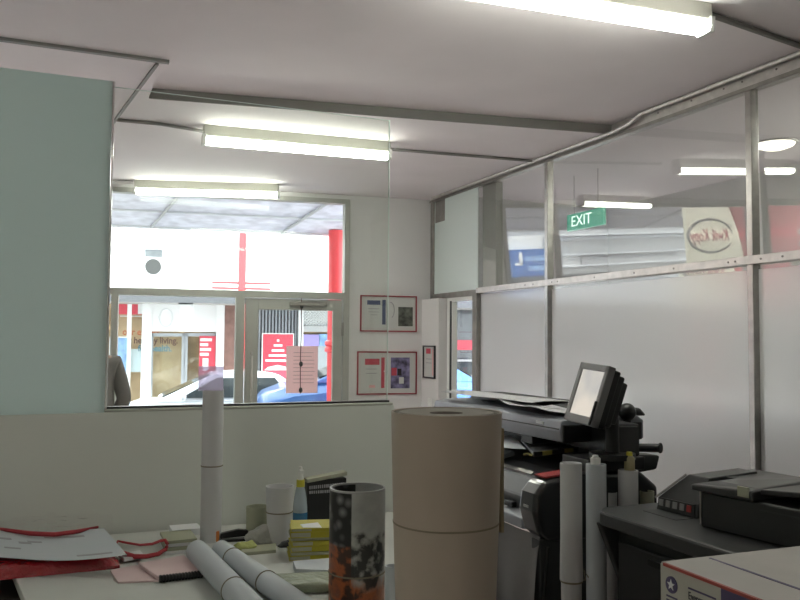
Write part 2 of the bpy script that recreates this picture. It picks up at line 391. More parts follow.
# conduits
def conduit(n, pts, r, label, m=None):
    tag(obj(n, MB().tube(pts, r, 8), m or M['strip'], smooth=True), label, 'conduit', 'conduits on the ceiling')
k = .013
conduit('conduit', [PZ(u_, v_, CF-k) for u_, v_ in ((117, 120), (160, 124), (190, 129), (206, 132))], k, 'grey conduit running left from the middle batten light')
conduit('conduit', [PZ(u_, v_, CF-k) for u_, v_ in ((386, 149), (430, 152.5), (480, 156.5), (532, 161))], k, 'grey conduit running from the middle batten light to the glazed wall')
conduit('conduit', [PZ(u_, v_, CN-.017) for u_, v_ in ((690, 8), (720, 18), (760, 32), (800, 46), (840, 60))], .016, 'grey conduit running from the nearest batten light to the glazed wall')
conduit('conduit', [(t1l.x-.02, t1l.y+.03, CF-.02), (t1l.x-.9, t1l.y+.14, CF-.02)], .02, 'pale conduit running left from the batten light nearest the window', M['white'])
rr = RX-.075
conduit('conduit', [(rr, .2, CN-.016), (rr, 3.0, CN-.016), (rr, 4.82, CN-.02), (rr-.01, 4.95, 3.255), (rr-.015, 5.12, 3.235), (rr-.015, 6.5, 3.235), (rr-.015, 8.4, 3.235)], .016, 'bare metal conduit along the top of the glazed wall', M['alurail'])
# ------------------------------------------------------------------ exit sign hung in the passage
ex = thing('exit_sign', 'green sign reading EXIT seen through the upper glazing', 'exit sign', T(4.9, 6.78, 2.83))
obj('sign_box', MB().bb((0, -.30, -.085), (.04, .30, .085)), M['green'], ex, bev=.004)
for y in (-.2, .2): obj('hanger', MB().cyl((.02, y, .08), (.02, y, .485), .003), M['alud'], ex)
text('lettering', 'EXIT', .155, emis('exit_letters', (.75, 1, .85), .9), ex, T(-.002, .05, 0) @ RZ(R_(-90)) @ TXF, sx=1.1)

pl = PZ(775, 147, 3.30)
dl = thing('passage_lamp', 'oval lamp on the passage ceiling seen through the upper glazing at far right', 'ceiling light', T(pl.x, pl.y, 3.335))
obj('shade', MB().lathe([(0, -.06), (.08, -.055), (.15, -.03), (.17, 0), (0, 0)], seg=24), emis('lamp_glass_warm', (1, .93, .75), 1.6), dl, smooth=True)
obj('rim', MB().lathe([(.165, -.012), (.185, -.012), (.185, 0), (.165, 0)], seg=24), M['white'], dl)
M['inkg'] = mat('grey_print', (.33, .33, .35), .8); M['cream2'] = mat('tan_backdrop', (.58, .44, .28), .7, noise_amt=.25, nscale=1.5); M['lblue2'] = mat('pale_blue_bench', (.55, .66, .70), .6)
SKY, SUN = 2.9, 5.6
# ================================================================== STREET (front-wall frame)
M['path'] = mat('footpath', (.55, .54, .52), .85, noise_amt=.15, nscale=6)
M['road'] = mat('asphalt', (.30, .30, .30), .9, noise_amt=.2, nscale=20)
M['facade'] = mat('facade_render', (.86, .85, .83), .8, noise_amt=.04, nscale=1)
M['mould'] = mat('moulding', (.70, .71, .74), .7)
M['soffit'] = mat('awning_soffit', (.74, .73, .82), .6, noise_amt=.3, nscale=5)
M['fascia'] = mat('awning_fascia', (.72, .73, .76), .6)
M['postred'] = mat('post_red', (.75, .05, .06), .35)
M['gshop'] = mat('shop_glass_dark', (.10, .11, .12), .1, spec=.6, noise_amt=.4, nscale=3)
M['tan'] = mat('tan_display', (.50, .36, .22), .7, noise_amt=.35, nscale=2.5)
M['dfascia'] = mat('dark_fascia', (.075, .078, .09), .6, noise_amt=.3, nscale=12)
M['brick'] = mat('brown_tiles', (.24, .13, .11), .7, noise_amt=.3, nscale=9)
M['gframe'] = mat('grey_door_frame', (.33, .35, .38), .5)
M['wframe'] = mat('white_surround', (.80, .80, .82), .5)
M['shutter'] = mat('grey_shutter', (.34, .36, .40), .5)
M['blue'] = mat('sign_blue', (.02, .12, .38), .4)
M['lblue'] = mat('pale_blue_poster', (.25, .42, .72), .6, noise_amt=.5, nscale=4)
M['violet'] = mat('violet_sign', (.32, .26, .62), .5)
M['orange'] = mat('orange_letters', (.42, .12, .05), .6)
M['teal'] = mat('teal_letters', (.07, .17, .21), .6)
M['brownl'] = mat('brown_letters', (.09, .04, .03), .6)
M['cream'] = mat('cream_sign', (.78, .74, .60), .5)
M['grimy'] = mat('grey_unit', (.45, .45, .46), .6)
def wobj(name, mb, m, label, cat, group=None, bev=0, M4=FM): return tag(obj(name, mb, m, None, M4, bev), label, cat, group)
struct('footpath', MB().bb((-34, .12, -.2), (18, 4.1, -.02)), M['path'], M=FM)
struct('road', MB().bb((-34, 4.1, -.5), (18, 11.2, -.36)), M['road'], M=FM)
struct('footpath', MB().bb((-34, 11.2, -.45), (18, 13.9, -.17)), M['path'], M=FM)
# ---- own awning
aw = thing('awning', 'long awning over the footpath outside the shopfront window', 'awning', FM @ T(0, 4, 0))
def az(y): return 3.78-(y-.14)*.115
sof = MB().prism([(-30, .14-4, az(.14)), (-30, 0, az(4)), (-30, 0, az(4)+.05), (-30, .14-4, az(.14)+.05)], (30.5, 0, 0))
obj('soffit', sof, M['soffit'], aw)
obj('fascia', MB().bb((-30, 0, az(4)-.04), (.5, .07, az(4)+.42)), M['fascia'], aw, bev=.01)
for x in (-9.6, -7.2, -4.8, -2.9, -.9):
    obj('bracket', MB().tube([(x+.5, .14-4, az(.14)-.03), (x-.35, -.02, az(4)-.03)], .022, 6), M['grimy'], aw)
for y in (1.1, 2.1, 3.1):
    obj('batten', MB().bb((-30, y-4-.02, az(y)-.03), (.5, y-4+.02, az(y))), M['fascia'], aw)
def post(x, y, r, label, zt, zb=-.1):
    p = thing('awning_post', label, 'post', FM @ T(x, y, zb), 'red posts along the street')
    obj('shaft', MB().cyl((0, 0, 0), (0, 0, zt-zb), r, seg=20), M['postred'], p, smooth=True)
    obj('collar', MB().lathe([(r, 1.50), (r*1.35, 1.52), (r*1.35, 1.57), (r*1.15, 1.6), (r*1.35, 1.63), (r*1.3, 1.68), (r, 1.7)], (0, 0, 0), 20), M['postred'], p, smooth=True)
    obj('foot', MB().cyl((0, 0, 0), (0, 0, .35), r*1.4, r*1.25, 20), M['postred'], p, bev=.01)
    return p
post(-.40, 3.8, .12, 'thick red awning post seen through the right side of the door glass', az(3.8))
post(-9.4, 3.8, .112, 'thick red awning post far to the left of the shopfront', az(3.8))
post(-1.19, 12.3, .10, 'red post of the awning across the street, left of the door', PF(241, 229, 12.3).z, -.17)
post(5.25, 12.3, .06, 'thin red post across the street seen through the narrow corner glass', 3.0, -.17)
# ---- hanging sign under our awning, read the right way round from the shop
ks = MIR(686+0, 228, .8); ke = MIR(745, 272, .8)
kx0, kx1, kz0, kz1 = ke.x, ks.x, 2.30, 3.30
sg = thing('hanging_sign', 'cream and red shop sign hanging under the awning, with a script name inside an oval', 'sign', FM @ T((kx0+kx1)/2, .9, kz0))
kw = kx1-kx0; kh = kz1-kz0
M['litcream'] = mat('glowing_cream_panel', (.78, .74, .60), .5, emit=(.95, .90, .70), est=1.5); M['litred'] = mat('glowing_red_panel', (.58, .05, .085), .4, emit=(.75, .05, .08), est=.45)  # glow added to the panels so the shaded sign shows in the glass
obj('board', MB().bb((-kw/2-1.6, 0, 0), (kw/2, .08, kh)), M['litcream'], sg, bev=.008)
rp = [(-kw/2-1.6, -.004, .0), (-kw/2+.02, -.004, 0)]
for i in range(9):
    t = i/8; rp.append((-kw/2+.05+.32*t**1.8, -.004, kh*t))
rp.append((-kw/2-1.6, -.004, kh))
obj('red_panel', MB().prism(rp, (0, .006, 0)), M['litred'], sg)
obj('grey_band', MB().bb((-kw/2-.16, -.01, 0), (-kw/2-.03, .0, kh)), M['grimy'], sg)
ov = MB(); pts = []
for i in range(33):
    t = math.radians(-150)+math.radians(325)*i/32; pts.append((.16+.56*math.cos(t), -.006, kh*.5+.27*math.sin(t)))
ov.tube(pts, [.012+.016*math.sin(math.pi*i/32) for i in range(33)], 6)
obj('oval_ring', ov, M['grimy'], sg)
text('lettering', 'Kwik Kopy', .27, M['red'], sg, T(.16, -.006, kh*.5) @ TXF, shear=.3, sx=.80, bold=.006)
for zz in (.12, .30, .52): obj('round_spot', MB().cyl((-kw/2-1.1, -.012, zz), (-kw/2-1.1, 0, zz), .055), M['paper'], sg)
for x in (-kw/2-.8, .3): obj('hanger_rod', MB().cyl((x, .04, kh), (x, .04, az(.94)-kz0-.03), .012), M['grimy'], sg)
# ---- building across the street
D = 13.5
bd = thing('building', 'white rendered building across the street with shops below', 'building', FM @ T(0, D, 0))
def rect(u0, v0, u1, v1, d=D):
    a, b = PF(u0, v0, d), PF(u1, v1, d); return a.x, b.x, b.z, a.z       # x0,x1,z0,z1
obj('wall', MB().bb((-34, .25, 2.7), (18, .6, 9)), M['facade'], bd)
for z_, h_, d_ in ((3.02, .07, .35), (3.42, .06, .25), (3.95, .10, .5), (4.06, .05, .6)): obj('cornice', MB().bb((-34, .25-d_, z_), (-13.2, .25, z_+h_)), M['mould'], bd, bev=.02)
obj('sign_band', MB().bb((-19.5, .14, 3.10), (-14.4, .25, 3.40)), M['grimy'], bd)
obj('parapet', MB().bb((-34, 0, 8.6), (18, .25, 9.2)), M['mould'], bd, bev=.04)
for z, h, dd in ((4.35, .16, .16), (4.75, .08, .1), (5.35, .28, .3), (6.2, .12, .14), (7.4, .2, .2)):
    obj('cornice', MB().bb((-34, .25-dd, z), (-5.2, .25, z+h)), M['mould'], bd, bev=.03)
def upper_window(x0, x1, z0, z1):
    f = obj('window', MB().bb((x0-.08, .17, z0-.08), (x1+.08, .30, z1+.08)), M['mould'], bd, bev=.01)
    obj('pane', MB().bb((x0, .15, z0), (x1, .18, z1)), M['gshop'], f)
def hood(u, v): 
    p = PF(u, v, D); obj('window_hood', MB().bb((p.x-.55, .1, p.z-.03), (p.x+.55, .26, p.z+.04)), M['mould'], bd)
x0, x1, z0, z1 = rect(145, 249, 162, 262); upper_window(x0, x1, z0, z1)
hood(154, 247); hood(192, 249); hood(112, 247); hood(275, 251)
for x in (-8, -11.5, -15, -18.5, -22): upper_window(x-.5, x+.5, 5.8, 7.2)
ac = PF(158, 267, D-.3)
a = thing('air_conditioner', 'grey outdoor air conditioning unit on the white wall across the street', 'air conditioner', FM @ T(ac.x, D-.15, ac.z-.25))
obj('casing', MB().bb((-.42, -.25, 0), (.42, .39, .5)), M['grimy'], a, bev=.03)
obj('fan_grille', MB().cyl((-.12, -.27, .25), (-.12, -.25, .25), .2, seg=24), M['dark'], a)
bs = thing('wall_sign', 'blue sign with white lettering bars on the facade across the street', 'sign', FM @ T(-12.2, D-.1, 2.75))
obj('board', MB().bb((-.85, 0, 0), (.75, .35, .95)), M['blue'], bs, bev=.01)
obj('white_mark', MB().bb((.28, -.01, .45), (.42, 0, .85)).bb((.28, -.01, .42), (.62, 0, .5)), M['paper'], bs)
obj('lettering_bar', MB().bb((-.7, -.01, .55), (.15, 0, .72)).bb((-.7, -.01, .22), (.05, 0, .39)), M['lblue'], bs)
# their awning
e0 = PF(170, 293, 11.6).z; e1 = PF(170, 302.5, 11.6).z
ow = thing('awning', 'grey street awning across the road above the shops', 'awning', FM @ T(0, 11.6, 0))
obj('slab', MB().bb((-34, .05, e1+.03), (18, 2.1, e1+.16)), M['grimy'], ow)
obj('fascia', MB().bb((-34, 0, e1), (18, .06, e0)), M['dfascia'], ow)
for v in (283, 288.5): z = PF(241, v, 12.3).z; obj('rail', MB().bb((-1.95, .70, z-.03), (-.45, .74, z+.03)), M['postred'], ow)
# shopfronts below (parts of the building)
zt = e1+.03
def flat(name, u0, v0, u1, v1, m, dd=0, th=.05, parent=bd, bot=None):
    x0, x1, z0, z1 = rect(u0, v0, u1, v1, D-dd)
    if bot is not None: z0 = bot
    return obj(name, MB().bb((x0, -dd, z0), (x1, -dd+th, z1)), m, parent)
obj('shop_interior', MB().bb((-34, .9, -.17), (18, 1.0, 2.75)), M['tan'], bd)
obj('shop_floor', MB().bb((-34, .3, -.2), (18, 1.0, -.1)), M['path'], bd)
obj('shop_window', MB().bb((-34, .2, -.17), (-4.9, .3, 2.75)), M['gshop'], bd)
obj('shop_window', MB().bb((1.5, .2, -.17), (18, .3, 2.75)), M['gshop'], bd)
flat('white_pillar', 142.5, 302, 150, 405, M['wframe'], .12, .3, bot=-.17)
flat('white_pillar', 217, 302, 223, 405, M['wframe'], .12, .3, bot=-.17)
flat('transom_panel', 149, 302, 218, 332, M['wframe'], .05, .2)
p = PF(166, 318, D-.06); mb = MB(); mb.tube([(p.x+.17*math.cos(R_(a)), -.055, p.z+.24*math.sin(R_(a))) for a in range(0, 361, 15)], .02, 6); obj('pale_ring', mb, M['mould'], bd)
flat('brown_pillar', 223, 302, 244, 405, M['brick'], .10, .4, bot=-.17)
def leaf(u0, u1):
    x0, x1, z0, z1 = rect(u0, 333, u1, 405, D); z0 = -.15; w = .09
    f = MB().bb((x0, 0, z0), (x0+w, .06, z1)).bb((x1-w, 0, z0), (x1, .06, z1)).bb((x0, 0, z1-w), (x1, .06, z1)).bb((x0, 0, z0), (x1, .06, z0+.2))
    d = obj('shop_door', f, M['gframe'], bd)
    obj('pane', MB().bb((x0+w, .02, z0+.2), (x1-w, .035, z1-w)), M['glass'], d)
leaf(150, 184); leaf(184.5, 217)
# what shows inside their glass
flat('red_sign', 114, 304, 143, 314.5, M['red'], .02, .08)
flat('white_sign_end', 138, 304, 143, 314, M['paper'], .04, .08)
flat('light_strip', 120, 315.5, 143, 317, M['paper'], -.2, .05)
flat('display_panel', 119, 319, 183, 405, M['cream2'] if 'cream2' in M else M['tan'], -.5, .05)
flat('pale_bench', 131, 349, 143, 372, M['lblue2'] if 'lblue2' in M else M['paper'], -.2, .05)
flat('white_bar', 127.5, 304, 129.5, 405, M['wframe'], .03, .06)
def street_text(body, u, v, size, m, dd, al='LEFT'):
    p = PF(u, v, D-dd); text('lettering', body, size, m, bd, T(p.x, -dd, p.z) @ TXF, al, .004, bold=.006, sx=.88)
street_text('our expert', 122.5, 332, .24, M['orange'], -.012)
street_text('for healthy living.', 121.5, 340.5, .235, M['brownl'], -.012)
street_text('for health.', 138, 348.5, .235, M['teal'], -.012)
lb = thing('poster', 'tall pale blue poster in the window across the street at far left', 'poster', FM @ T(PF(119, 336, D-.1).x, D-.1, 0))
obj('sheet', MB().bb((-.2, 0, -.0), (.2, .03, 1.62)), M['lblue'], lb); obj('border', MB().bb((-.23, .01, -.02), (.23, .035, 1.65)), M['paper'], lb)
x0, x1, z0, z1 = rect(199.5, 336, 215, 375, D-.02)
rn = thing('poster', 'red notice with white lines on the glass door across the street', 'poster', FM @ T((x0+x1)/2, D-.03, z0))
obj('sheet', MB().bb((-(x1-x0)/2, 0, 0), ((x1-x0)/2, .02, z1-z0)), M['red'], rn)
mb = MB()
for i, w in enumerate((.8, .55, .75, .6)): mb.bb((-(x1-x0)/2*.9, -.006, z1-z0-.14-i*.13), (-(x1-x0)/2*.9+w*(x1-x0)*.9, 0, z1-z0-.06-i*.13))
mb.bb((-.12, -.006, .12), (.03, 0, .45)); obj('printed_lines', mb, M['paper'], rn)
p = PF(186.5, 315, D-1.2)
hl = thing('hanging_sign', 'small white box sign hanging under the awning across the street', 'sign', FM @ T(p.x, D-1.2, p.z))
obj('box', MB().bb((-.17, -.06, -.27), (.17, .06, .27)), M['wframe'], hl, bev=.02)
obj('arm', MB().bb((-.2, -.02, .27), (.15, .02, zt-p.z)), M['dark'], hl)
# right half, seen through the door glass
x0, x1, z0, z1 = rect(246, 302, 301, 405, D); n = 17
mb = MB()
for i in range(n): mb.bb((x0+(x1-x0)*i/n, .10, -.17), (x0+(x1-x0)*(i+.5)/n, .13, z1))
obj('roller_shutter', mb, M['shutter'], bd); obj('shutter_backing', MB().bb((x0, .13, -.17), (x1, .2, z1)), M['dfascia'], bd)
flat('white_pillar', 299, 302, 302.5, 405, M['wframe'], .1, .2, bot=-.17)
x0, x1, z0, z1 = rect(303, 308, 331, 326, D); mb = MB()
for i in range(-8, 16):
    for sg_ in (1, -1):
        hx = (z1-z0); cx = x0+(x1-x0)*i/9
        ts = [t/24 for t in range(25) if x0 <= cx+(hx*t/24 if sg_ > 0 else hx*(1-t/24)) <= x1]
        if len(ts) < 2: continue
        f_ = lambda t: Vector((cx+(hx*t if sg_ > 0 else hx*(1-t)), .1, z0+hx*t))
        mb.tube([f_(ts[0]), f_(ts[-1])], .022, 4)
obj('lattice_backing', MB().bb((x0, .14, z0), (x1, .2, z1)), M['dfascia'], bd)
obj('lattice', mb, M['paper'], bd)
flat('lintel', 302, 326, 333, 332, M['grimy'], 0, .2)
flat('violet_panel', 302, 334.5, 319, 346, M['violet'], 0, .2)
flat('white_panel', 319.5, 334, 335, 346, M['lblue'], 0, .2)
flat('grey_counter', 302, 346, 335, 405, M['gframe'], 0, .2, bot=-.17)
x0, x1, z0, z1 = rect(262, 333, 293.5, 386, D-.4)
rp_ = thing('poster', 'big red poster with white border and lines across the street, behind the door glass', 'poster', FM @ T((x0+x1)/2, D-.4, z0))
w, h = x1-x0, z1-z0
obj('frame', MB().bb((-w/2, 0, -.3), (w/2, .05, h)), M['paper'], rp_, bev=.005)
obj('sheet', MB().bb((-w/2+.03, -.006, .03), (w/2-.03, .0, h-.03)), M['red'], rp_)
mb = MB()
for i, ww in enumerate((.05, .18, .26, .38, .52)): mb.bb((-ww*w*.75, -.012, h*.84-i*.135), (ww*w*.75, -.006, h*.84-i*.135+.06))
mb.prism([(-w*.42, -.012, h*.30), (w*.42, -.012, h*.30), (w*.30, -.012, h*.36), (0, -.012, h*.40), (-w*.3, -.012, h*.36)], (0, .006, 0))
obj('printed_lines', mb, M['paper'], rp_)
# far right, through the narrow corner glass
flat('red_sign', 452, 340, 475, 350, M['red'], .1, .2)
flat('light_panel', 450, 296, 476, 309, M['wframe'], .1, .2)
for z in (.55, 1.0): obj('shop_rail', MB().bb((3.5, .12, z), (9, .2, z+.06)), M['grimy'], bd)
# ------------------------------------------------------------------ cars
def car(label, M4, paint, L=4.3, W=1.72, H=1.42, hatch=False, belt=.62):
    c = thing('car', label, 'car', M4)
    def ring(x, w, zl, zh):
        r = min(.12, (zh-zl)*.3)
        return [(x, -w+r*.5, zl), (x, w-r*.5, zl), (x, w, zl+r), (x, w, zh-r*1.4), (x, w-r*1.4, zh), (x, -w+r*1.4, zh), (x, -w, zh-r*1.4), (x, -w, zl+r)]
    h = L/2; w = W/2; zb = H*belt
    st = [(-h, w*.72, .34, zb-.32), (-h+.12, w*.88, .24, zb-.2), (-h+.5, w*.97, .2, zb-.06), (-h+1.15, w, .2, zb), (-.3, w, .2, zb+.03), (h-1.0, w, .2, zb+.05), (h-.25, w*.95, .22, zb+(.04 if hatch else 0)), (h, w*.82, .32, zb-.1)]
    obj('body', MB().loft([ring(*s) for s in st]), paint, c, smooth=True)
    xs = (-h+.85, -h+1.85, h-(.55 if hatch else 1.25), h-(.1 if hatch else .55))
    cab = [[(xs[0], -w*.86, zb-.02), (xs[0], w*.86, zb-.02), (xs[0]+.02, w*.84, zb+.01), (xs[0]+.02, -w*.84, zb+.01)],
           [(xs[1], -w*.92, zb-.02), (xs[1], w*.92, zb-.02), (xs[1], w*.68, H-.05), (xs[1], -w*.68, H-.05)],
           [((xs[1]+xs[2])/2, -w*.94, zb-.02), ((xs[1]+xs[2])/2, w*.94, zb-.02), ((xs[1]+xs[2])/2, w*.69, H), ((xs[1]+xs[2])/2, -w*.69, H)],
           [(xs[2], -w*.92, zb-.02), (xs[2], w*.92, zb-.02), (xs[2], w*.66, H-.07), (xs[2], -w*.66, H-.07)],
           [(xs[3], -w*.84, zb-.02), (xs[3], w*.84, zb-.02), (xs[3]-.02, w*.82, zb+.02), (xs[3]-.02, -w*.82, zb+.02)]]
    obj('cabin', MB().loft(cab), paint, c, bev=.05)
    gl = M['carglass']
    def P(x, s, t):   # point on cabin side: t 0 belt, 1 roof
        return Vector((x, s*(w*(.935-.25*t)+.012), zb+.02+(H-.08-zb)*t))
    for s in (-1, 1):
        for a0, a1, b0, b1 in ((xs[0]+.42, (xs[1]+xs[2])/2-.08, xs[1]+.06, (xs[1]+xs[2])/2-.08), ((xs[1]+xs[2])/2+.02, xs[2]+.2, (xs[1]+xs[2])/2+.02, xs[2]-.08)):
            obj('side_window', MB().prism([P(a0, s, .06), P(a1, s, .06), P(b1, s, .86), P(b0, s, .86)], (0, -s*.03, 0)), gl, c)
    nx = Vector((-(H-zb), 0, .8)).normalized()*.012
    obj('windscreen', MB().prism([Vector((xs[0]+.1, -w*.78, zb+.06))+nx, Vector((xs[0]+.1, w*.78, zb+.06))+nx, Vector((xs[1]-.06, w*.64, H-.09))+nx, Vector((xs[1]-.06, -w*.64, H-.09))+nx], -nx*3), gl, c)
    nx = Vector((H-zb, 0, xs[3]-xs[2])).normalized()*.012
    obj('rear_window', MB().prism([Vector((xs[3]-.08, -w*.76, zb+.08))+nx, Vector((xs[3]-.08, w*.76, zb+.08))+nx, Vector((xs[2]+.05, w*.62, H-.12))+nx, Vector((xs[2]+.05, -w*.62, H-.12))+nx], -nx*3), gl, c)
    for x in (-h+.82, h-.82):
        for s in (-1, 1):
            wh = obj('wheel', MB().lathe([(.12, -.1), (.27, -.1), (.31, -.07), (.31, .07), (.27, .1), (.2, .1), (.18, .07), (0, .06)], (x, s*(w-.10), .31), 24, RXm(R_(-90*s))), M['black'], c, smooth=True)
            obj('hub_cap', MB().cyl((x, s*(w-.04), .31), (x, s*(w+.0), .31), .17, .12), M['alu'], wh)
    for s in (-1, 1):
        obj('headlight', MB().ball((-h+.13, s*w*.68, .62), (.12, .17, .07)), M['carglass2'], c)
        obj('tail_light', MB().ball((h-.07, s*w*.72, zb-.18), (.08, .12, .1)), M['red'], c)
        obj('wing_mirror', MB().ball((xs[0]+.45, s*(w+.06), zb+.08), (.07, .1, .07)), paint, c)
    obj('front_bumper', MB().bb((-h-.04, -w*.8, .28), (-h+.15, w*.8, .46)), paint, c, bev=.05)
    obj('number_plate', MB().bb((-h-.055, -.2, .33), (-h-.035, .2, .43)), M['paper'], c)
    return c
M['carglass'] = mat('car_glass', (.02, .028, .03), .06, spec=.7)
M['carglass2'] = mat('lamp_glass', (.7, .72, .75), .1)
M['carw'] = mat('white_car_paint', (.82, .83, .85), .25, coat=.6)
M['cars'] = mat('silver_car_paint', (.50, .53, .55), .3, .3, coat=.6)
M['carb'] = mat('blue_car_paint', (.05, .15, .42), .3, coat=.6)
M['card'] = mat('dark_car_paint', (.06, .065, .075), .3, coat=.5)
RZ0 = -.36
p = PF(236, 371, 7.0); car('white car passing on the road behind the tall roll with a lilac paper top', FM @ T(p.x-.15, 7.0, RZ0), M['carw'], H=p.z-RZ0+.02)
p = PF(258, 384, 5.2); car('blue van-like car parked at the near kerb behind the door with the pink notice', FM @ T(p.x+2.15, 5.2, RZ0), M['carb'], H=1.75, belt=.72)
p = PF(461, 356, 9.9); car('dark car across the road seen through the narrow corner glass', FM @ T(6.0, 9.9, RZ0), M['card'], H=1.42)
p = PF(460, 385, 6.2); car('white car at the near kerb seen through the narrow corner glass', FM @ T(p.x+2.9, 6.2, RZ0), M['carw'], H=1.45)
# ------------------------------------------------------------------ daylight
w = bpy.data.worlds.new('sky'); S.world = w; w.use_nodes = True
bg = w.node_tree.nodes['Background']; bg.inputs[0].default_value = (.86, .93, 1, 1); bg.inputs[1].default_value = SKY
sun = bpy.data.lights.new('sun', 'SUN'); sun.energy = SUN; sun.angle = R_(2); sun.color = (1, .96, .9)
so = bpy.data.objects.new('sun', sun); COL.objects.link(so)
so.rotation_euler = Vector((.25, .62, -.75)).to_track_quat('-Z', 'Y').to_euler()
# ================================================================== TABLE AND WHAT IS ON IT
M['top'] = mat('table_laminate', (.52, .53, .50), .45, noise_amt=.03)
M['leg'] = mat('table_leg_steel', (.12, .12, .12), .4, .6)
M['redbag'] = mat('red_plastic', (.34, .012, .02), .16, bump=.9, bscale=45, coat=1)
M['redstrap'] = mat('red_webbing', (.36, .025, .035), .6)
M['film'] = glass_mat('clear_film', (.985, .985, .985), .03, .12)
M['wpaper'] = mat('white_paper_roll', (.56, .56, .57), .7, noise_amt=.02)
M['bpaper'] = mat('bluish_paper_roll', (.50, .53, .56), .7, noise_amt=.02)
M['lilac'] = frost_mat('lilac_paper', (.88, .83, 1.0), .8, .0, .6)
_nt = M['lilac'].node_tree; _o = _nt.nodes['Material Output']; _s = _o.inputs['Surface'].links[0].from_socket
_t = _nt.nodes.new('ShaderNodeBsdfTransparent'); _t.inputs[0].default_value = (.93, .88, 1.0, 1); _m = _nt.nodes.new('ShaderNodeMixShader'); _m.inputs[0].default_value = .5
_nt.links.new(_s, _m.inputs[1]); _nt.links.new(_t.outputs[0], _m.inputs[2]); _nt.links.new(_m.outputs[0], _o.inputs['Surface'])
M['band'] = mat('rubber_band', (.20, .17, .12), .6)
M['kraft'] = mat('cream_paper_roll', (.40, .335, .275), .55, noise_amt=.03, nscale=3)
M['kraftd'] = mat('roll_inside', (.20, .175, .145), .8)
M['kraftf'] = mat('kraft_flap', (.26, .20, .12), .7)
M['pinkp'] = mat('pink_sheet', (.62, .47, .47), .8, noise_amt=.06, nscale=6)
M['yell'] = mat('yellow_cover', (.42, .37, .03), .5)
M['pagec'] = mat('page_edges', (.42, .42, .33), .8)
M['greyf'] = mat('grey_plastic_bag', (.46, .46, .43), .35, bump=.6, bscale=30)
M['lime'] = mat('yellow_green_cloth', (.42, .45, .16), .8, bump=.4)
M['gpad'] = mat('greenish_pad', (.36, .37, .27), .7)
M['liq'] = mat('blue_liquid_plastic', (.04, .17, .34), .2, coat=.5)
M['clearpl'] = mat('pale_bottle_plastic', (.38, .44, .48), .25, coat=.4)
M['yelcap'] = mat('yellow_collar', (.55, .50, .05), .4)
M['orange2'] = mat('orange_plastic', (.60, .20, .05), .5)
TZ = .78
tb = thing('table', 'white laminate table in front of the partition, under the rolls and papers', 'table', T(0, 0, 0))
A = PZ(15, 576, TZ); B = PZ(25, 600, TZ); dr = (B-A)/(B.y-A.y)
def edge(y): return A.x+dr.x*(y-A.y)
poly = [(edge(3.66), 3.66), (edge(1.70), 1.70), (1.13, 1.70), (1.62, 3.66)]
obj('table_top', MB().prism([(x, y, TZ-.035) for x, y in poly], (0, 0, .035)), M['top'], tb, bev=.004)
obj('apron', MB().bb((edge(1.76)+.06, 1.76, .66), (1.08, 1.79, .745)).bb((edge(3.58)+.06, 3.55, .66), (1.56, 3.58, .745)), M['leg'], tb)
for x, y in ((edge(1.8)+.07, 1.80), (1.09, 1.80), (1.52, 3.55), (edge(3.55)+.08, 3.55)):
    obj('leg', MB().bb((x-.022, y-.022, 0), (x+.022, y+.022, .745)), M['leg'], tb, bev=.003)

# red plastic-wrapped bag with loop handle
F0 = PZ(0, 578, TZ); F1 = PZ(116, 571, TZ); bx1 = F1.x+.015; by0 = F1.y-.0; 
bg_ = thing('bag', 'red shiny plastic bag lying flat at the left end of the table', 'bag', T(.0, 3.3, TZ))
bx0 = -.46
def bagz(a, b): return .054*(max(0, math.sin(math.pi*min(1, max(0, b))))**.22)*(max(0, min(1, a*8, (1-a)*10)))**.4
def bagtop(a, b):
    x = bx0+(bx1-bx0)*a; y = -.19+.40*b; n = noise.noise(Vector((x*14, y*14, 1)))*.007
    return Vector((x, y, .012+max(0, bagz(a, b)-.010+n)-.012*math.sin(math.pi*a)*0))
mb = MB(); T_ = [[mb.bm.verts.new(bagtop(i/40, j/20)) for j in range(21)] for i in range(41)]
B_ = [[mb.bm.verts.new((v.co.x, v.co.y, .0)) for v in r] for r in T_]
for i in range(40):
    for j in range(20):
        mb.bm.faces.new((T_[i][j], T_[i+1][j], T_[i+1][j+1], T_[i][j+1])); mb.bm.faces.new((B_[i][j], B_[i][j+1], B_[i+1][j+1], B_[i+1][j]))
for i in range(40):
    mb.bm.faces.new((T_[i][0], B_[i][0], B_[i+1][0], T_[i+1][0])); mb.bm.faces.new((T_[i][20], T_[i+1][20], B_[i+1][20], B_[i][20]))
for j in range(20):
    mb.bm.faces.new((T_[0][j], T_[0][j+1], B_[0][j+1], B_[0][j])); mb.bm.faces.new((T_[40][j], B_[40][j], B_[40][j+1], T_[40][j+1]))
obj('body', mb, M['redbag'], bg_, smooth=True)
hp = [(112, 551, .83), (118, 541, .835), (128, 543, .83), (140, 545, .825), (152, 544, .83), (160, 541, .84), (165, 540, .84), (167.5, 544, .83), (166, 549, .812), (158, 554, .80), (146, 556.5, .797), (134, 556.5, .80), (122, 553, .81), (108, 553, .82)]
loop = [PZ(u, v, z)-Vector((0, 3.3, TZ)) for u, v, z in hp]
sm = []
for i in range(len(loop)-1):
    for t in (0, .5): sm.append(loop[i].lerp(loop[i+1], t))
sm.append(loop[-1])
mb = MB()
for a, b in zip(sm, sm[1:]): pass
mb.tube(sm, [.004+.007*(i/(len(sm)-1))**1.5 for i in range(len(sm))], 6); obj('handle', mb, M['redstrap'], bg_, smooth=True)
mb = MB(); mb.tube([PZ(u, v, .862)-Vector((0, 3.3, TZ)) for u, v in ((-40, 522), (0, 529), (30, 533.5), (55, 534.5), (80, 531), (98, 527))], [.004, .006, .009, .009, .008, .005], 6)
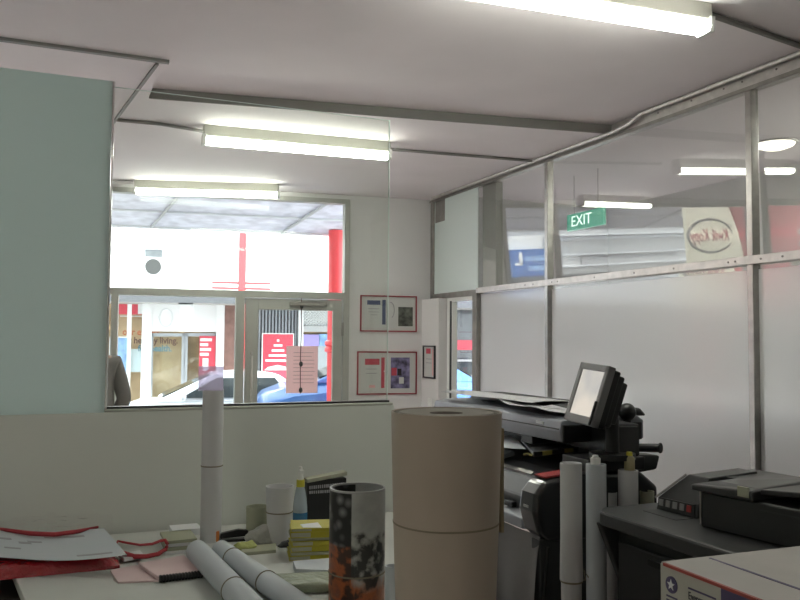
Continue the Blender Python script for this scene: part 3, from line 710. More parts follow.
obj('folded_edge', mb, M['redstrap'], bg_, smooth=True)
mb = MB(); mb.sheet(lambda a, b: Vector((-.25+.5*a, .20+.06*b+.015*noise.noise(Vector((a*9, b*5, 0))), .07+.05*b*(.6+.4*math.sin(a*3.1))+.014*noise.noise(Vector((a*12, b*6, 3))))), 26, 8, .0008)
obj('clear_wrap', mb, M['film'], bg_, smooth=True)
# printed sheet on the bag
c00, c10, c11, c01 = PZ(-45, 556, .85), PZ(127, 556.5, .845), PZ(104, 529.5, .862), PZ(-45, 527, .862)
def sheetfn(a, b):
    p = (c00*(1-a)+c10*a)*(1-b)+(c01*(1-a)+c11*a)*b
    return p+Vector((0, 0, -.014*math.sin(math.pi*a)*(1-.2*b)+.003+.004*math.sin(a*7)))
sh = tag(obj('printed_sheet', MB().sheet(sheetfn, 24, 8, .0012), M['bpaper'], smooth=True), 'white printed sheet lying across the red plastic bag', 'paper')
def ink(a0, a1, b0, b1, lift=.0012):
    mb = MB(); mb.sheet(lambda a, b: sheetfn(a0+(a1-a0)*a, b0+(b1-b0)*b)+Vector((0, 0, lift)), 6, 1, .0008); return mb
for r in ((.58, .84, .74, .80), (.72, .93, .10, .14), (.40, .48, .5, .56), (.46, .55, .56, .61), (.26, .36, .6, .66), (.3, .4, .3, .34)):
    obj('print', ink(*r), M['inkg'] if 'inkg' in M else M['ink'], sh)
# pink pad and comb-bound notebook
def slab(name, quad, z0, th, m, parent=None, bev=.0015):
    pts = [(p.x, p.y, z0) for p in quad]
    return obj(name, MB().prism(pts, (0, 0, th)), m, parent, bev=bev)
q = [PZ(u, v, TZ+.006) for u, v in ((118, 582), (110, 570), (142, 564), (162, 580))]
tag(slab('notepad', q, TZ, .007, M['pinkp']), 'pink notepad lying flat right of the red bag', 'notepad')
q = [PZ(u, v, TZ+.02) for u, v in ((159, 577), (138, 563), (184, 555), (203, 572))]
nb = thing('notebook', 'pink notebook with a black comb binding under the left lying roll', 'notebook', T(0, 0, 0))
slab('pages', q, TZ+.008, .012, M['pinkp'], nb)
a, b = Vector((q[0].x, q[0].y, TZ+.014)), Vector((q[3].x, q[3].y, TZ+.014))
mb = MB(); mb.cyl(a, b, .010, seg=12)
for i in range(14): 
    c = a.lerp(b, (i+.5)/14); d = (b-a).normalized()*.003; mb.cyl(c-d, c+d, .0125, seg=12)
obj('comb_binding', mb, M['black'], nb)
q2 = [PZ(u, v, TZ+.012) for u, v in ((124, 561), (118, 556), (140, 552), (144, 557))]
tag(slab('folded_paper', q2, TZ+.008, .012, M['paper']), 'small folded white paper beside the red bag and its loop', 'paper')
# papers by the wall
def stack(label, u0, v0, u1, v1, h, m, name='paper_stack', dy=.2, n=4):
    p0, p1 = PZ(u0, v1, TZ), PZ(u1, v1, TZ); y = p0.y
    t = thing(name, label, 'paper', T((p0.x+p1.x)/2, y, TZ)); w = (p1.x-p0.x)/2
    for i in range(n):
        o = random.uniform(-.006, .006); obj('sheaf', MB().bb((-w+o, o, h*i/n), (w+o, dy+o, h*(i+.9)/n)), m if i % 2 else M['paper'], t, bev=.001)
    return t
stack('low stack of white papers behind the red loop handle', 166, 540, 200, 555, .055, M['gpad'], dy=.16)
t = stack('white padded envelope against the partition left of the tall roll', 172, 526, 203, 537, .03, M['wpaper'], 'envelope', dy=.10, n=1)
# rolls
def roll(name, label, a, b, r, m, group='paper rolls', inner=.86, r2=None, bands=(), mi=None, extra=None):
    a, b = Vector(a), Vector(b); d = b-a; L = d.length; r2 = r2 or r
    M4 = T(a) @ d.to_track_quat('Z', 'Y').to_matrix().to_4x4()
    t = thing(name, label, 'paper roll', M4, group)
    ri = inner*r; ri2 = inner*r2
    obj('paper', MB().lathe([(ri, .0), (r, 0), (r+(r2-r)*.5, L/2), (r2, L), (ri2, L), (ri2, L-.004), (ri, .004), (ri, 0)], seg=40), m, t, smooth=True)
    sp = []
    for i in range(60):
        an = i*.33; rr = r*(1.0+.0)+.0015; 
    obj('sheet_edge', MB().bb((-.004, -r-.002, .002), (.0, -r*.97, L*.5)), m, t)
    for f in bands:
        rb = r+(r2-r)*f+.001
        obj('rubber_band', MB().lathe([(rb-.002, L*f-.003), (rb+.0015, L*f-.0015), (rb+.0015, L*f+.0015), (rb-.002, L*f+.003)], seg=40), M['band'], t, smooth=True)
    return t
g = PZ(210.5, 541, TZ)
r = 10.4*((g-CP).dot(FW))/FPX
ztop = PY(211, 390, g.y).z; zlil = PY(211, 366, g.y).z
tr = roll('paper_roll', 'tall thin white paper roll standing by the partition with a lilac paper top', (g.x, g.y, TZ), (g.x, g.y, ztop+.003), r, M['wpaper'], bands=(.495,), inner=.9)
# flat lilac note taped to the near side of the roll, standing up past its rim
nd = (tr.matrix_world.inverted().to_3x3() @ Vector((-FW.x, -FW.y, 0))).normalized(); na = math.atan2(nd.y, nd.x)+math.pi/2
hw_ = 12.4*((g-CP).dot(FW))/FPX
obj('lilac_note', MB().box((nd.x*(r+.004), nd.y*(r+.004), (ztop+zlil)/2-TZ), (2*hw_, .0012, zlil-ztop), RZ(na)), M['lilac'], tr)

rA0, rA1 = PZ(197, 551, TZ+.042), PZ(251, 608, TZ+.042)
roll('paper_roll', 'left one of two white paper rolls lying side by side on the table', rA0, rA0+(rA1-rA0).normalized()*.84, .040, M['bpaper'], bands=(.62,))
rB0, rB1 = PZ(221, 550, TZ+.040), PZ(300, 606, TZ+.040)
roll('paper_roll', 'right one of two white paper rolls lying side by side on the table', rB0, rB0+(rB1-rB0).normalized()*.84, .036, M['bpaper'], bands=(.16, .55,))
g = PZ(279, 543, TZ); dpt = (g-CP).dot(FW); zt_ = PY(279, 486, g.y).z
roll('paper_roll', 'short wide white roll standing beside the spray bottle', (g.x, g.y, TZ), (g.x, g.y, zt_), 11.5*dpt/FPX, M['wpaper'], r2=14*dpt/FPX, bands=(.55,), inner=.93)
g = PZ(258, 540, TZ); dpt = (g-CP).dot(FW); zt_ = PY(258, 507, g.y).z
roll('paper_roll', 'stubby grey roll with a dark open end behind the grey plastic bag', (g.x, g.y+.02, TZ), (g.x, g.y+.02, zt_), 11*dpt/FPX, M['gpad'], bands=(), inner=.88)
# collage poster roll
def collage():
    m = bpy.data.materials.new('photo_collage_print'); m.use_nodes = True; nt = m.node_tree; N = nt.nodes; L = nt.links; b = N['Principled BSDF']
    b.inputs['Roughness'].default_value = .35
    tc = N.new('ShaderNodeTexCoord'); sp = N.new('ShaderNodeSeparateXYZ'); L.new(tc.outputs['Object'], sp.inputs[0])
    def ramp(src, stops, const=False):
        r = N.new('ShaderNodeValToRGB'); L.new(src, r.inputs[0]); e = r.color_ramp.elements
        if const: r.color_ramp.interpolation = 'CONSTANT'
        while len(e) > 1: e.remove(e[-1])
        e[0].position, e[0].color = stops[0][0], (*stops[0][1], 1)
        for p, c in stops[1:]: x = e.new(p); x.color = (*c, 1)
        return r.outputs[0]
    def tex(kind, scale, **kw):
        t = N.new(kind); t.inputs['Scale'].default_value = scale; L.new(tc.outputs['Object'], t.inputs['Vector']); return t
    n1 = tex('ShaderNodeTexNoise', 22); n1.inputs['Detail'].default_value = 8; v1 = tex('ShaderNodeTexVoronoi', 26)
    n2 = tex('ShaderNodeTexNoise', 9); n2.inputs['Detail'].default_value = 6
    leftp = ramp(v1.outputs['Distance'], [(0, (.25, .25, .24)), (.28, (.10, .10, .10)), (.5, (.012, .012, .012)), (1, (.01, .01, .01))])
    rightp = ramp(n1.outputs['Fac'], [(0, (.02, .02, .02)), (.44, (.03, .03, .03)), (.52, (.25, .25, .23)), (.62, (.40, .40, .37)), (1, (.5, .5, .46))])
    sky = ramp(n2.outputs['Fac'], [(.3, (.26, .27, .26)), (.7, (.46, .46, .44))])
    org = ramp(n1.outputs['Fac'], [(0, (.02, .012, .01)), (.45, (.05, .02, .012)), (.55, (.38, .10, .03)), (.68, (.20, .07, .04)), (1, (.4, .3, .2))])
    def mixc(f, a, c):
        x = N.new('ShaderNodeMix'); x.data_type = 'RGBA'; L.new(f, x.inputs[0]); L.new(a, x.inputs[6]); L.new(c, x.inputs[7]); return x.outputs[2]
    def step(src, e, w=.004):
        mr = N.new('ShaderNodeMapRange'); L.new(src, mr.inputs[0]); mr.inputs[1].default_value = e-w; mr.inputs[2].default_value = e+w; return mr.outputs[0]
    zz = N.new('ShaderNodeMath'); zz.operation = 'ADD'; L.new(sp.outputs['Z'], zz.inputs[0])
    sc_ = N.new('ShaderNodeMath'); sc_.operation = 'MULTIPLY'; L.new(n2.outputs['Fac'], sc_.inputs[0]); sc_.inputs[1].default_value = .16; L.new(sc_.outputs[0], zz.inputs[1])
    right = mixc(step(zz.outputs[0], .30, .01), rightp, sky)
    left = mixc(step(sp.outputs['Z'], .185, .004), org, leftp)
    body = mixc(step(sp.outputs['X'], -.012, .001), left, right)
    low = mixc(step(zz.outputs[0], .16, .02), org, body)
    top_ = N.new('ShaderNodeRGB'); top_.outputs[0].default_value = (.34, .34, .34, 1); L.new(mixc(step(sp.outputs['Z'], CH_-.006, .001), low, top_.outputs[0]), b.inputs['Base Color']); return m
g = PD(356.5, 598, 2.58); cy = g.y; dpt = 2.58; zt_ = PD(356.5, 488, 2.58).z
cr = roll('poster_roll', 'standing roll of a dark photo collage poster beside the big cream roll', (g.x, g.y, TZ), (g.x, g.y, zt_), 28*dpt/FPX, None, inner=.94, bands=(.26,))
cr.rotation_mode = 'XYZ'; cr.matrix_world = T(g.x, g.y, TZ) @ RZ(R_(-24.0))
CH_ = zt_-TZ; cm = collage()
for ch in cr.children:
    if ch.name.startswith(('paper', 'sheet')): ch.data.materials.clear(); ch.data.materials.append(cm)
# big cream roll
DR = 2.15; g = PD(446, 500, DR); zt_ = PD(446, 411, DR+.02).z
br = thing('paper_roll', 'very wide cream paper roll standing at the near end of the table', 'paper roll', T(g.x, g.y, TZ), 'paper rolls')
h = zt_-TZ; rt, rb = 55.5*DR/FPX, 50.0*DR/FPX
obj('paper', MB().lathe([(rb*.8, 0), (rb, 0), (rb, .15), ((rb+rt)/2, h*.55), (rt, h), (rt-.003, h), (rt-.004, h-.010), (rt*.975, h-.012), (rt*.80, h-.11), (rt*.78, h-.3), (rb*.8, .02), (rb*.8, 0)], seg=64), M['kraft'], br, smooth=True)
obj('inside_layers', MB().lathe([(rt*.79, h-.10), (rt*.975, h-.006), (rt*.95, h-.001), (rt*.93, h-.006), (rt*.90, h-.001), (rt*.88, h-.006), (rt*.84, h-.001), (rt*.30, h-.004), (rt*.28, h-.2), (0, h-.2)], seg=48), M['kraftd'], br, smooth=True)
ang = math.atan2(RT.y, RT.x)+.25
mb = MB()
for i in range(1): mb.prism([(rt*math.cos(ang+.10)*.985, rt*math.sin(ang+.10)*.985, h*.5), (rt*math.cos(ang-.25)*.985, rt*math.sin(ang-.25)*.985, h*.5), ((rt+.007)*math.cos(ang-.22), (rt+.007)*math.sin(ang-.22), h*.5), ((rt+.009)*math.cos(ang+.10), (rt+.009)*math.sin(ang+.10), h*.5)], (0, 0, h*.5-.045))
obj('outer_flap', mb, M['kraftf'], br)
zb_ = PD(446, 532, DR-.13).z-TZ; rr = rb+(rt-rb)*.62
rr = rb+(rt-rb)*min(1, max(0, (zb_-.15)/(h-.15)))
obj('rubber_band', MB().lathe([(rr-.003, zb_-.004), (rr+.0025, zb_-.002), (rr+.0025, zb_+.002), (rr-.003, zb_+.004)], seg=64), M['band'], br, smooth=True)
# stapler
p = PZ(233, 541, TZ); st = thing('stapler', 'black stapler with an orange end against the partition right of the tall roll', 'stapler', T(p.x, p.y, TZ) @ RZ(R_(-8)))
obj('base', MB().bb((-.06, -.018, 0), (.06, .018, .010)), M['black'], st, bev=.003)
obj('arm', MB().prism([(-.052, -.015, .014), (.058, -.015, .020), (.060, -.015, .042), (.02, -.015, .047), (-.05, -.015, .034)], (0, .03, 0)), M['black'], st, bev=.004)
obj('end_cap', MB().bb((-.070, -.017, .004), (-.056, .017, .046)), M['orange2'], st, bev=.003)
# grey crumpled bag, cloth, bits
def crumple(name, label, cat, c, r, m, seed, seg=28):
    mb = MB(); mb.ball((0, 0, r[2]*.72), r, seg)
    for v in mb.bm.verts:
        n = noise.noise(Vector(v.co)*22+Vector((seed, 0, 0)))*.016+noise.noise(Vector(v.co)*55+Vector((0, seed, 0)))*.007
        v.co += v.co.normalized()*n
        v.co.z = max(v.co.z, .0)
    return tag(obj(name, mb, m, None, T(*c), smooth=True), label, cat)
p = PZ(262, 545, TZ); crumple('plastic_bag', 'crumpled grey plastic bag in front of the short white roll', 'bag', (p.x, p.y+.01, TZ), (.070, .035, .042), M['greyf'], 3)
p = PZ(245, 551, TZ); crumple('cloth', 'small yellow-green cloth beside the grey plastic bag', 'cloth', (p.x, p.y+.01, TZ), (.042, .03, .022), M['lime'], 8, 20)
p = PZ(279, 543, TZ); crumple('tape_scrap', 'dark scrap lying in front of the short white roll', 'scrap', (p.x+.005, p.y-.075, TZ), (.035, .016, .014), M['dark'], 5, 16)
q = [PZ(u, v, TZ) for u, v in ((240, 556), (243, 549), (276, 546), (276, 553))]
tag(slab('notepad', q, TZ, .012, M['gpad']), 'flat greenish pad in front of the grey plastic bag', 'notepad')
# spray bottle
p = PZ(300, 527, TZ); s = ((p-CP).dot(FW))/FPX
sb = thing('spray_bottle', 'clear spray bottle with blue liquid, yellow collar and white nozzle', 'bottle', T(p.x, p.y, TZ))
obj('bottle', MB().lathe([(0, .05), (7.2*s, .05), (7.2*s, 20*s), (6.4*s, 28*s), (5*s, 36*s), (4*s, 40*s), (0, 40*s)], seg=24), M['clearpl'], sb, smooth=True)
obj('liquid', MB().lathe([(0, 0), (7*s, 0), (7.4*s, .006), (7.4*s, 15*s), (0, 15*s)], seg=24), M['liq'], sb, smooth=True)
obj('collar', MB().lathe([(0, 40*s), (4.2*s, 40*s), (4*s, 47*s), (0, 47*s)], seg=20), M['yelcap'], sb, smooth=True)
obj('nozzle', MB().lathe([(0, 47*s), (2.9*s, 47*s), (2.4*s, 53*s), (1.7*s, 56*s), (1.5*s, 60*s), (0, 60*s)], seg=16).bb((-2*s, -7*s, 53*s), (1.5*s, 0, 57*s)), M['white'], sb, smooth=True)
# black boxed calendar with white lettering strip
p0, p1 = PZ(307, 527, TZ), PZ(346, 524, TZ); w_ = (p1-p0).length; hgt = PY(326, 479, p0.y).z-TZ
bk = thing('boxed_calendar', 'black box with a white top band leaning upright behind the yellow books', 'box', T(p0.x, p0.y, TZ) @ RZ(math.atan2((p1-p0).y, (p1-p0).x)))
obj('box', MB().bb((0, 0, 0), (w_, .05, hgt)), M['black'], bk, bev=.002)
obj('white_top', MB().prism([(-.002, -.004, hgt-.012), (w_+.002, -.004, hgt+.012), (w_+.002, .054, hgt+.012), (-.002, .054, hgt-.012)], (0, 0, .016)), M['pagec'], bk, bev=.001)
mb = MB()
for i in range(17): mb.bb((.008+i*(w_-.016)/17, -.003, hgt-.040+i*.0004), (.008+(i+random.uniform(.5, .8))*(w_-.016)/17, .001, hgt-.026+i*.0004))
for i in range(12): mb.bb((.008+i*(w_-.06)/12, -.003, hgt-.060), (.008+(i+random.uniform(.5, .8))*(w_-.06)/12, .001, hgt-.048))
obj('lettering_band', mb, M['inkg'], bk)
# stack of yellow books
p0 = PZ(291, 561, TZ); p1 = PZ(340, 559, TZ); w_ = (p1-p0).length
z = TZ; i = 0
desc = ['bottom', 'second', 'third', 'fourth', 'fifth', 'sixth', 'topmost']
ths = [.019, .012, .021, .019, .011, .022, .014]; nz = sum(ths)
for i, th in enumerate(ths):
    ox, oy = random.uniform(-.008, .008), random.uniform(-.006, .006)
    b = thing('book', f'yellow-covered book, {desc[i]} in the stack behind the collage roll' if i < 6 else 'yellow book with a bright cover, topmost in the stack behind the collage roll', 'book', T(p0.x+ox, p0.y+oy, z) @ RZ(math.atan2((p1-p0).y, (p1-p0).x)+random.uniform(-.05, .05)), 'stacked yellow books')
    obj('pages', MB().bb((.004, .004, .002), (w_-.004, .146, th-.0025)), M['pagec'], b)
    obj('cover', MB().bb((0, .0, 0), (w_, .15, .002)).bb((0, 0, th-.003), (w_, .15, th-.001)).bb((w_*.42, -.001, .0), (w_, .003, th-.001)), M['yell'] if i in (0, 2, 3, 5, 6) else M['gpad'], b)
    z += th
q = [PZ(u, v, z+.002) for u, v in ((303, 527), (300, 524), (318, 522), (322, 527))]
tag(slab('paper_slip', q, z-.001, .002, M['paper']), 'white paper slip on top of the yellow book stack', 'paper')
q = [PZ(u, v, TZ+.02) for u, v in ((296, 570), (293, 562), (340, 558), (345, 572))]
tag(slab('paper_pad', q, TZ, .024, M['bpaper']), 'white paper pad in front of the yellow book stack', 'paper')
p0 = PZ(284, 594, TZ); pk = thing('wrapped_pack', 'pale green plastic-wrapped pack lying between the right roll and the collage roll', 'pack', T(p0.x+.095, p0.y+.03, TZ) @ RZ(R_(-12)))
obj('pack', MB().bb((-.13, -.07, 0), (.13, .08, .034)), mat('green_wrap', (.24, .27, .19), .3, bump=.5, bscale=26, coat=.4), pk, bev=.016, bseg=4)
p0 = PD(392, 600, 2.5); b_ = thing('paper_roll', 'pale blue paper roll glimpsed between the collage roll and the cream roll', 'paper roll', T(p0.x, p0.y, TZ), 'paper rolls')
obj('paper', MB().lathe([(.018, 0), (.022, 0), (.022, PD(392, 566, 2.5).z-TZ), (.018, PD(392, 566, 2.5).z-TZ), (.018, .002), (.018, 0)], seg=20), M['bpaper'], b_, smooth=True)

bx = thing('dark_box', 'dark brown box added to fill the dark corner under the table', 'box', T(-.42, 3.36, 0))  # invented box, gives the dark tone under the table's left end
M['dbrown'] = mat('dark_brown_board', (.045, .035, .032), .7)
obj('body', MB().bb((-.40, -.2, 0), (.40, .26, .66)), M['dbrown'], bx, bev=.006); obj('lid', MB().bb((-.41, -.21, .66), (.41, .27, .70)), M['dbrown'], bx, bev=.006)
EXPO = 1.0
M['bezel'] = mat('screen_bezel', (.19, .19, .195), .4); M['bezel2'] = mat('pale_button', (.22, .22, .22), .4)
# ================================================================== PICTURES, NOTICES
M['redf'] = mat('red_frame', (.30, .03, .045), .4)
M['blackf'] = mat('black_frame', (.02, .015, .02), .4)
M['mount'] = mat('frame_mount', (.56, .57, .55), .5, coat=.3)
M['navy'] = mat('navy_print', (.07, .09, .17), .6)
M['pred'] = mat('red_print', (.48, .06, .09), .6)
M['photo1'] = mat('photo_print_dark', (.12, .13, .11), .5, noise_amt=.9, nscale=14)
M['photo2'] = mat('photo_print_violet', (.22, .20, .36), .5, noise_amt=.9, nscale=12)
def picture(label, x0, x1, z0, z1, fm, content):
    t = thing('framed_certificate', label, 'picture', FM @ T((x0+x1)/2, 0, (z0+z1)/2), None); w, h, f = (x1-x0)/2, (z1-z0)/2, .014
    obj('frame', MB().bb((-w, -.022, -h), (w, 0, -h+f)).bb((-w, -.022, h-f), (w, 0, h)).bb((-w, -.022, -h+f), (-w+f, 0, h-f)).bb((w-f, -.022, -h+f), (w, 0, h-f)), fm, t)
    obj('mount', MB().bb((-w+f, -.010, -h+f), (w-f, 0, h-f)), M['mount'], t)
    content(t, w, h); return t
def pr(t, w, h, name, a, b, c, d, m, y=-.012): obj(name, MB().bb((-w+2*w*a, y, h-2*h*d), (-w+2*w*b, -.009, h-2*h*c)), m, t)
def c1(t, w, h):
    pr(t, w, h, 'printed_panel', .12, .35, .14, .26, M['navy']); pr(t, w, h, 'printed_panel', .385, .445, .12, .80, M['navy'])
    pr(t, w, h, 'photo', .67, .93, .31, .84, M['photo1'])
    pr(t, w, h, 'printed_lines', .14, .33, .36, .38, M['inkg']); pr(t, w, h, 'printed_lines', .14, .33, .45, .465, M['inkg']); pr(t, w, h, 'printed_lines', .18, .3, .53, .545, M['inkg'])
    mb = MB(); mb.tube([(-w+2*w*(.53+.07*math.cos(a)), -.011, h-2*h*(.40+.22*math.sin(a))) for a in [R_(d) for d in range(-100, 80, 12)]], .004, 6); obj('emblem', mb, M['inkg'], t)
def c2(t, w, h):
    pr(t, w, h, 'printed_panel', .13, .37, .17, .31, M['pred']); pr(t, w, h, 'printed_panel', .40, .455, .14, .85, M['pred'])
    pr(t, w, h, 'photo', .56, .88, .14, .86, M['photo2']); pr(t, w, h, 'printed_lines', .15, .33, .40, .415, M['inkg']); pr(t, w, h, 'printed_lines', .15, .33, .5, .515, M['inkg'])
    pr(t, w, h, 'photo_patch', .57, .66, .38, .56, M['pred'], -.014); pr(t, w, h, 'photo_patch', .67, .74, .40, .56, M['blackf'], -.014); pr(t, w, h, 'photo_patch', .70, .78, .60, .75, M['mount'], -.014); pr(t, w, h, 'printed_mark', .2, .3, .78, .84, M['pink'])
    obj('indicator', MB().ball((-w+2*w*.45, -.02, h-2*h*.46), .008, 8), M['paper'], t)
picture('red-framed certificate with a navy panel, the upper one beside the door', -.855, -.185, 1.70, 2.115, M['redf'], c1)
picture('red-framed certificate with red and violet panels, the lower one beside the door', -.885, -.18, .985, 1.475, M['redf'], c2)
# small certificate on the stub wall (faces the shop)
a, b = PX(425.5, 362, 3.95), PX(438, 362, 3.95)
yc, hw = 8.385, .155; zc = PX(431, 362, 3.95).z; hh = .185
t = thing('framed_certificate', 'small black-framed certificate with a red heading on the white stub wall', 'picture', T(3.95, yc, zc) @ RZ(R_(-90)))
obj('frame', MB().bb((-hw, -.02, -hh), (hw, 0, -hh+.016)).bb((-hw, -.02, hh-.016), (hw, 0, hh)).bb((-hw, -.02, -hh+.016), (-hw+.016, 0, hh-.016)).bb((hw-.016, -.02, -hh+.016), (hw, 0, hh-.016)), M['blackf'], t)
obj('mount', MB().bb((-hw+.016, -.008, -hh+.016), (hw-.016, 0, hh-.016)), M['mount'], t)
pr(t, hw, hh, 'printed_panel', .25, .62, .09, .25, M['pred']); pr(t, hw, hh, 'printed_lines', .25, .7, .4, .42, M['inkg']); pr(t, hw, hh, 'printed_lines', .25, .7, .52, .54, M['inkg']); pr(t, hw, hh, 'printed_strip', .78, .86, .1, .9, M['pink'])
p = PX(430, 404, 3.95); tag(obj('light_switch', MB().bb((3.94, 8.33, p.z-.09), (3.95, 8.42, p.z+.06)).bb((3.935, 8.36, p.z-.03), (3.94, 8.39, p.z+.01)), M['white'], bev=.002), 'pale light switch plate under the small black-framed certificate', 'light switch')
# pink notice on the door glass with a dark cord before it
a, b = PF(286.5, 346, 0), PF(317.5, 393, 0)
nt_ = thing('paper_notice', 'translucent pink paper notice stuck to the door glass', 'notice', FM @ T((a.x+b.x)/2, .006, b.z))
w_, h_ = (b.x-a.x)/2, a.z-b.z
M['pinkn'] = frost_mat('pink_notice_paper', (1.0, .76, .75), .6, .0, .72)
obj('sheet', MB().bb((-w_, -.002, 0), (w_, 0, h_)), M['pinkn'], nt_)
mb = MB()
for i in range(9): mb.bb((-w_*.55, -.003, h_*(.86-.08*i)-.004), (w_*random.uniform(.6, .85), -.0019, h_*(.86-.08*i)+.004))
obj('print', mb, M['pinkp'], nt_)
c = PF(301.5, 297, -.045)
cd = bpy.data.objects.new('pull_cord', None); COL.objects.link(cd); cd.parent = d1; cd.matrix_local = T(c.x, -.045, 0)
zb_ = PF(301, 394, -.045).z
obj('cord', MB().tube([(0, 0, 2.06), (.004, 0, 1.7), (-.003, 0, 1.4), (.002, 0, zb_)], .005, 6), M['brownl'], cd)
for u, v in ((302, 364), (302.5, 390), (301, 306)): obj('knot', MB().ball((0.004, -.004, PF(u, v, -.045).z), (.022, .012, .030), 10), M['dark'], cd, smooth=True)
# ================================================================== WIDE PRINTER, SCANNER, SCREEN
M['pblack'] = mat('printer_black', (.018, .018, .02), .32, coat=.25)
M['pgrey'] = mat('printer_grey', (.11, .115, .125), .4)
M['silver'] = mat('scanner_silver', (.25, .265, .295), .42, .1)
M['cloth'] = mat('grey_catch_cloth', (.22, .21, .21), .9, bump=.2, bscale=6)
M['sred'] = mat('red_sticker', (.30, .03, .03), .5)
px, py0, py1 = 1.93, 3.08, 4.45
pt = thing('wide_printer', 'black wide-format roll printer behind the big cream roll', 'printer', T(px, py0, .035))
L = py1-py0
obj('body', MB().prism([(0.03, 0, .80), (.0, 0, .88), (.06, 0, .955), (.16, 0, .985), (.50, 0, .995), (.58, 0, .93), (.58, 0, .74), (.10, 0, .74)], (0, L, 0)), M['pgrey'], pt, bev=.012)
obj('top_cover', MB().prism([(.10, .03, .978), (.16, .03, .992), (.48, .03, 1.01), (.54, .03, .96), (.54, .03, .95)], (0, L-.06, 0)), M['pblack'], pt, bev=.008)
obj('lid_highlight', MB().box((.085, L/2, .968), (.02, L-.2, .012), RYm(R_(-25))), M['alu'], pt)  # silver strip in place of the highlight along the printer lid
obj('paper_bar', MB().prism([(-.035, .0, .755), (-.035, .0, .80), (.03, .0, .83), (.06, .0, .74)], (0, L, 0)), M['silver'], pt, bev=.006)
mb = MB()
for i in range(9): mb.bb((-.012, .12+i*.13, .822), (.012, .19+i*.13, .846))
obj('rollers', mb, M['black'], pt, bev=.003)
for y0, n in ((-.13, 'end_cap'), (L, 'end_cap')):
    obj(n, MB().prism([(-.03, y0, .765), (-.055, y0, .85), (-.045, y0, .925), (.0, y0, .975), (.12, y0, .995), (.50, y0, .995), (.60, y0, .92), (.60, y0, .72), (.12, y0, .715), (.02, y0, .72)], (0, .13, 0)), M['pblack'], pt, bev=.02, bseg=3)
obj('sticker', MB().box((.08, -.065, .9935), (.13, .09, .006), RYm(R_(-5))), M['sred'], pt)
obj('badge', MB().bb((-.0555, -.085, .862), (-.051, -.045, .872)), M['alu'], pt)
cpn = obj('control_panel', MB().box((.12, .52, 1.0), (.13, .20, .02), RYm(R_(-14))), M['silver'], pt, bev=.004)
obj('display', MB().box((.118, .54, 1.011), (.07, .12, .006), RYm(R_(-14))), M['black'], cpn)
obj('end_panel', MB().bb((-.02, -.118, -.035), (.50, -.05, .73)), M['dark'], pt, bev=.006)
obj('cable', MB().tube([(.02, -.12, .70), (-.01, -.135, .5), (.0, -.14, .2), (.05, -.14, -.03)], .007, 6), M['black'], pt, smooth=True)
for y in (.10, L-.06):
    obj('leg', MB().bb((.22, y-.04, .0), (.34, y+.04, .74)), M['dark'], pt, bev=.01); obj('foot', MB().bb((.0, y-.04, -.035), (.56, y+.04, .02)), M['dark'], pt, bev=.015)
obj('catch_cloth', MB().sheet(lambda a, b: Vector((-.015-.035*math.sin(math.pi*b)+.010*math.sin(a*40+b*1.5)*(.3+b), -.11+(L+.11)*a, .745-.73*b)), 70, 12, .003), M['cloth'], pt, smooth=True)
# stand carrying the scanner, screen and tray
sx = 2.13; sy0, sy1 = 3.12, 4.45
es = thing('equipment_stand', 'black metal stand carrying the scanner and the touch screen', 'stand', T(sx, 0, 0))
obj('shelf', MB().bb((.16, 3.12, 1.105), (.42, 4.5, 1.145)), M['black'], es, bev=.004)
obj('shelf', MB().bb((.0, 2.92, 1.04), (.30, 3.12, 1.095)), M['black'], es, bev=.004)
for y in (3.4, 4.2): obj('shelf_arm', MB().bb((.02, y, 1.105), (.2, y+.1, 1.145)), M['black'], es, bev=.004)
for y in (3.16, 4.44): 
    obj('leg', MB().bb((.34, y-.035, 0), (.41, y+.035, 1.13)), M['black'], es, bev=.005); obj('foot', MB().bb((.30, y-.04, 0), (.75, y+.04, .04)), M['black'], es, bev=.005)
obj('back_panel', MB().bb((.36, 3.16, .95), (.385, 4.44, 1.105)), M['black'], es)
obj('rail', MB().bb((.35, 3.16, .82), (.40, 4.44, .88)), M['dark'], es)
sn = thing('scanner', 'silver wide-format scanner on the black stand, papers on its lid', 'scanner', T(sx, sy0, 1.145))
L = sy1-sy0
obj('body', MB().prism([(0, 0, .0), (-.01, 0, .05), (.0, 0, .098), (.05, 0, .108), (.42, 0, .114), (.46, 0, .09), (.46, 0, 0)], (0, L, 0)), M['silver'], sn, bev=.008)
obj('seam', MB().bb((-.013, .01, .058), (.0, L-.01, .063)), M['dark'], sn)
obj('lid', MB().prism([(.22, .02, .110), (.24, .02, .135), (.32, .02, .148), (.46, .02, .144), (.50, .02, .105)], (0, L-.04, 0)), M['dark'], sn, bev=.012)
obj('badge', MB().bb((-.010, .14, .070), (-.003, .20, .082)), M['paper'], sn)
obj('end_panel', MB().bb((.0, -.012, .0), (.44, 0, .08)), M['black'], sn, bev=.004)
z0 = 1.165+.098
def loose(label, c, rz, w, l, amp, z, m, seed):
    cz, sz = math.cos(rz), math.sin(rz)
    def fn(a, b):
        x, y = (a-.5)*w, (b-.5)*l; return Vector((x*cz-y*sz, x*sz+y*cz, amp*(math.sin(a*3.0+seed)+math.sin(b*2.5+seed*1.7)+1.2)*.5+.03*max(0, b-.6)))
    tag(obj('paper_sheet', MB().sheet(fn, 12, 12, .0015), m, None, T(c[0], c[1], z), smooth=True), label, 'paper', 'papers on the scanner')
M['gpaper'] = mat('grey_paper', (.50, .50, .52), .8)
loose('broad grey paper sheet lying along the scanner lid behind the cream roll', (sx+.19, 3.95), R_(6), .30, .85, .018, z0+.012, M['gpaper'], .4)
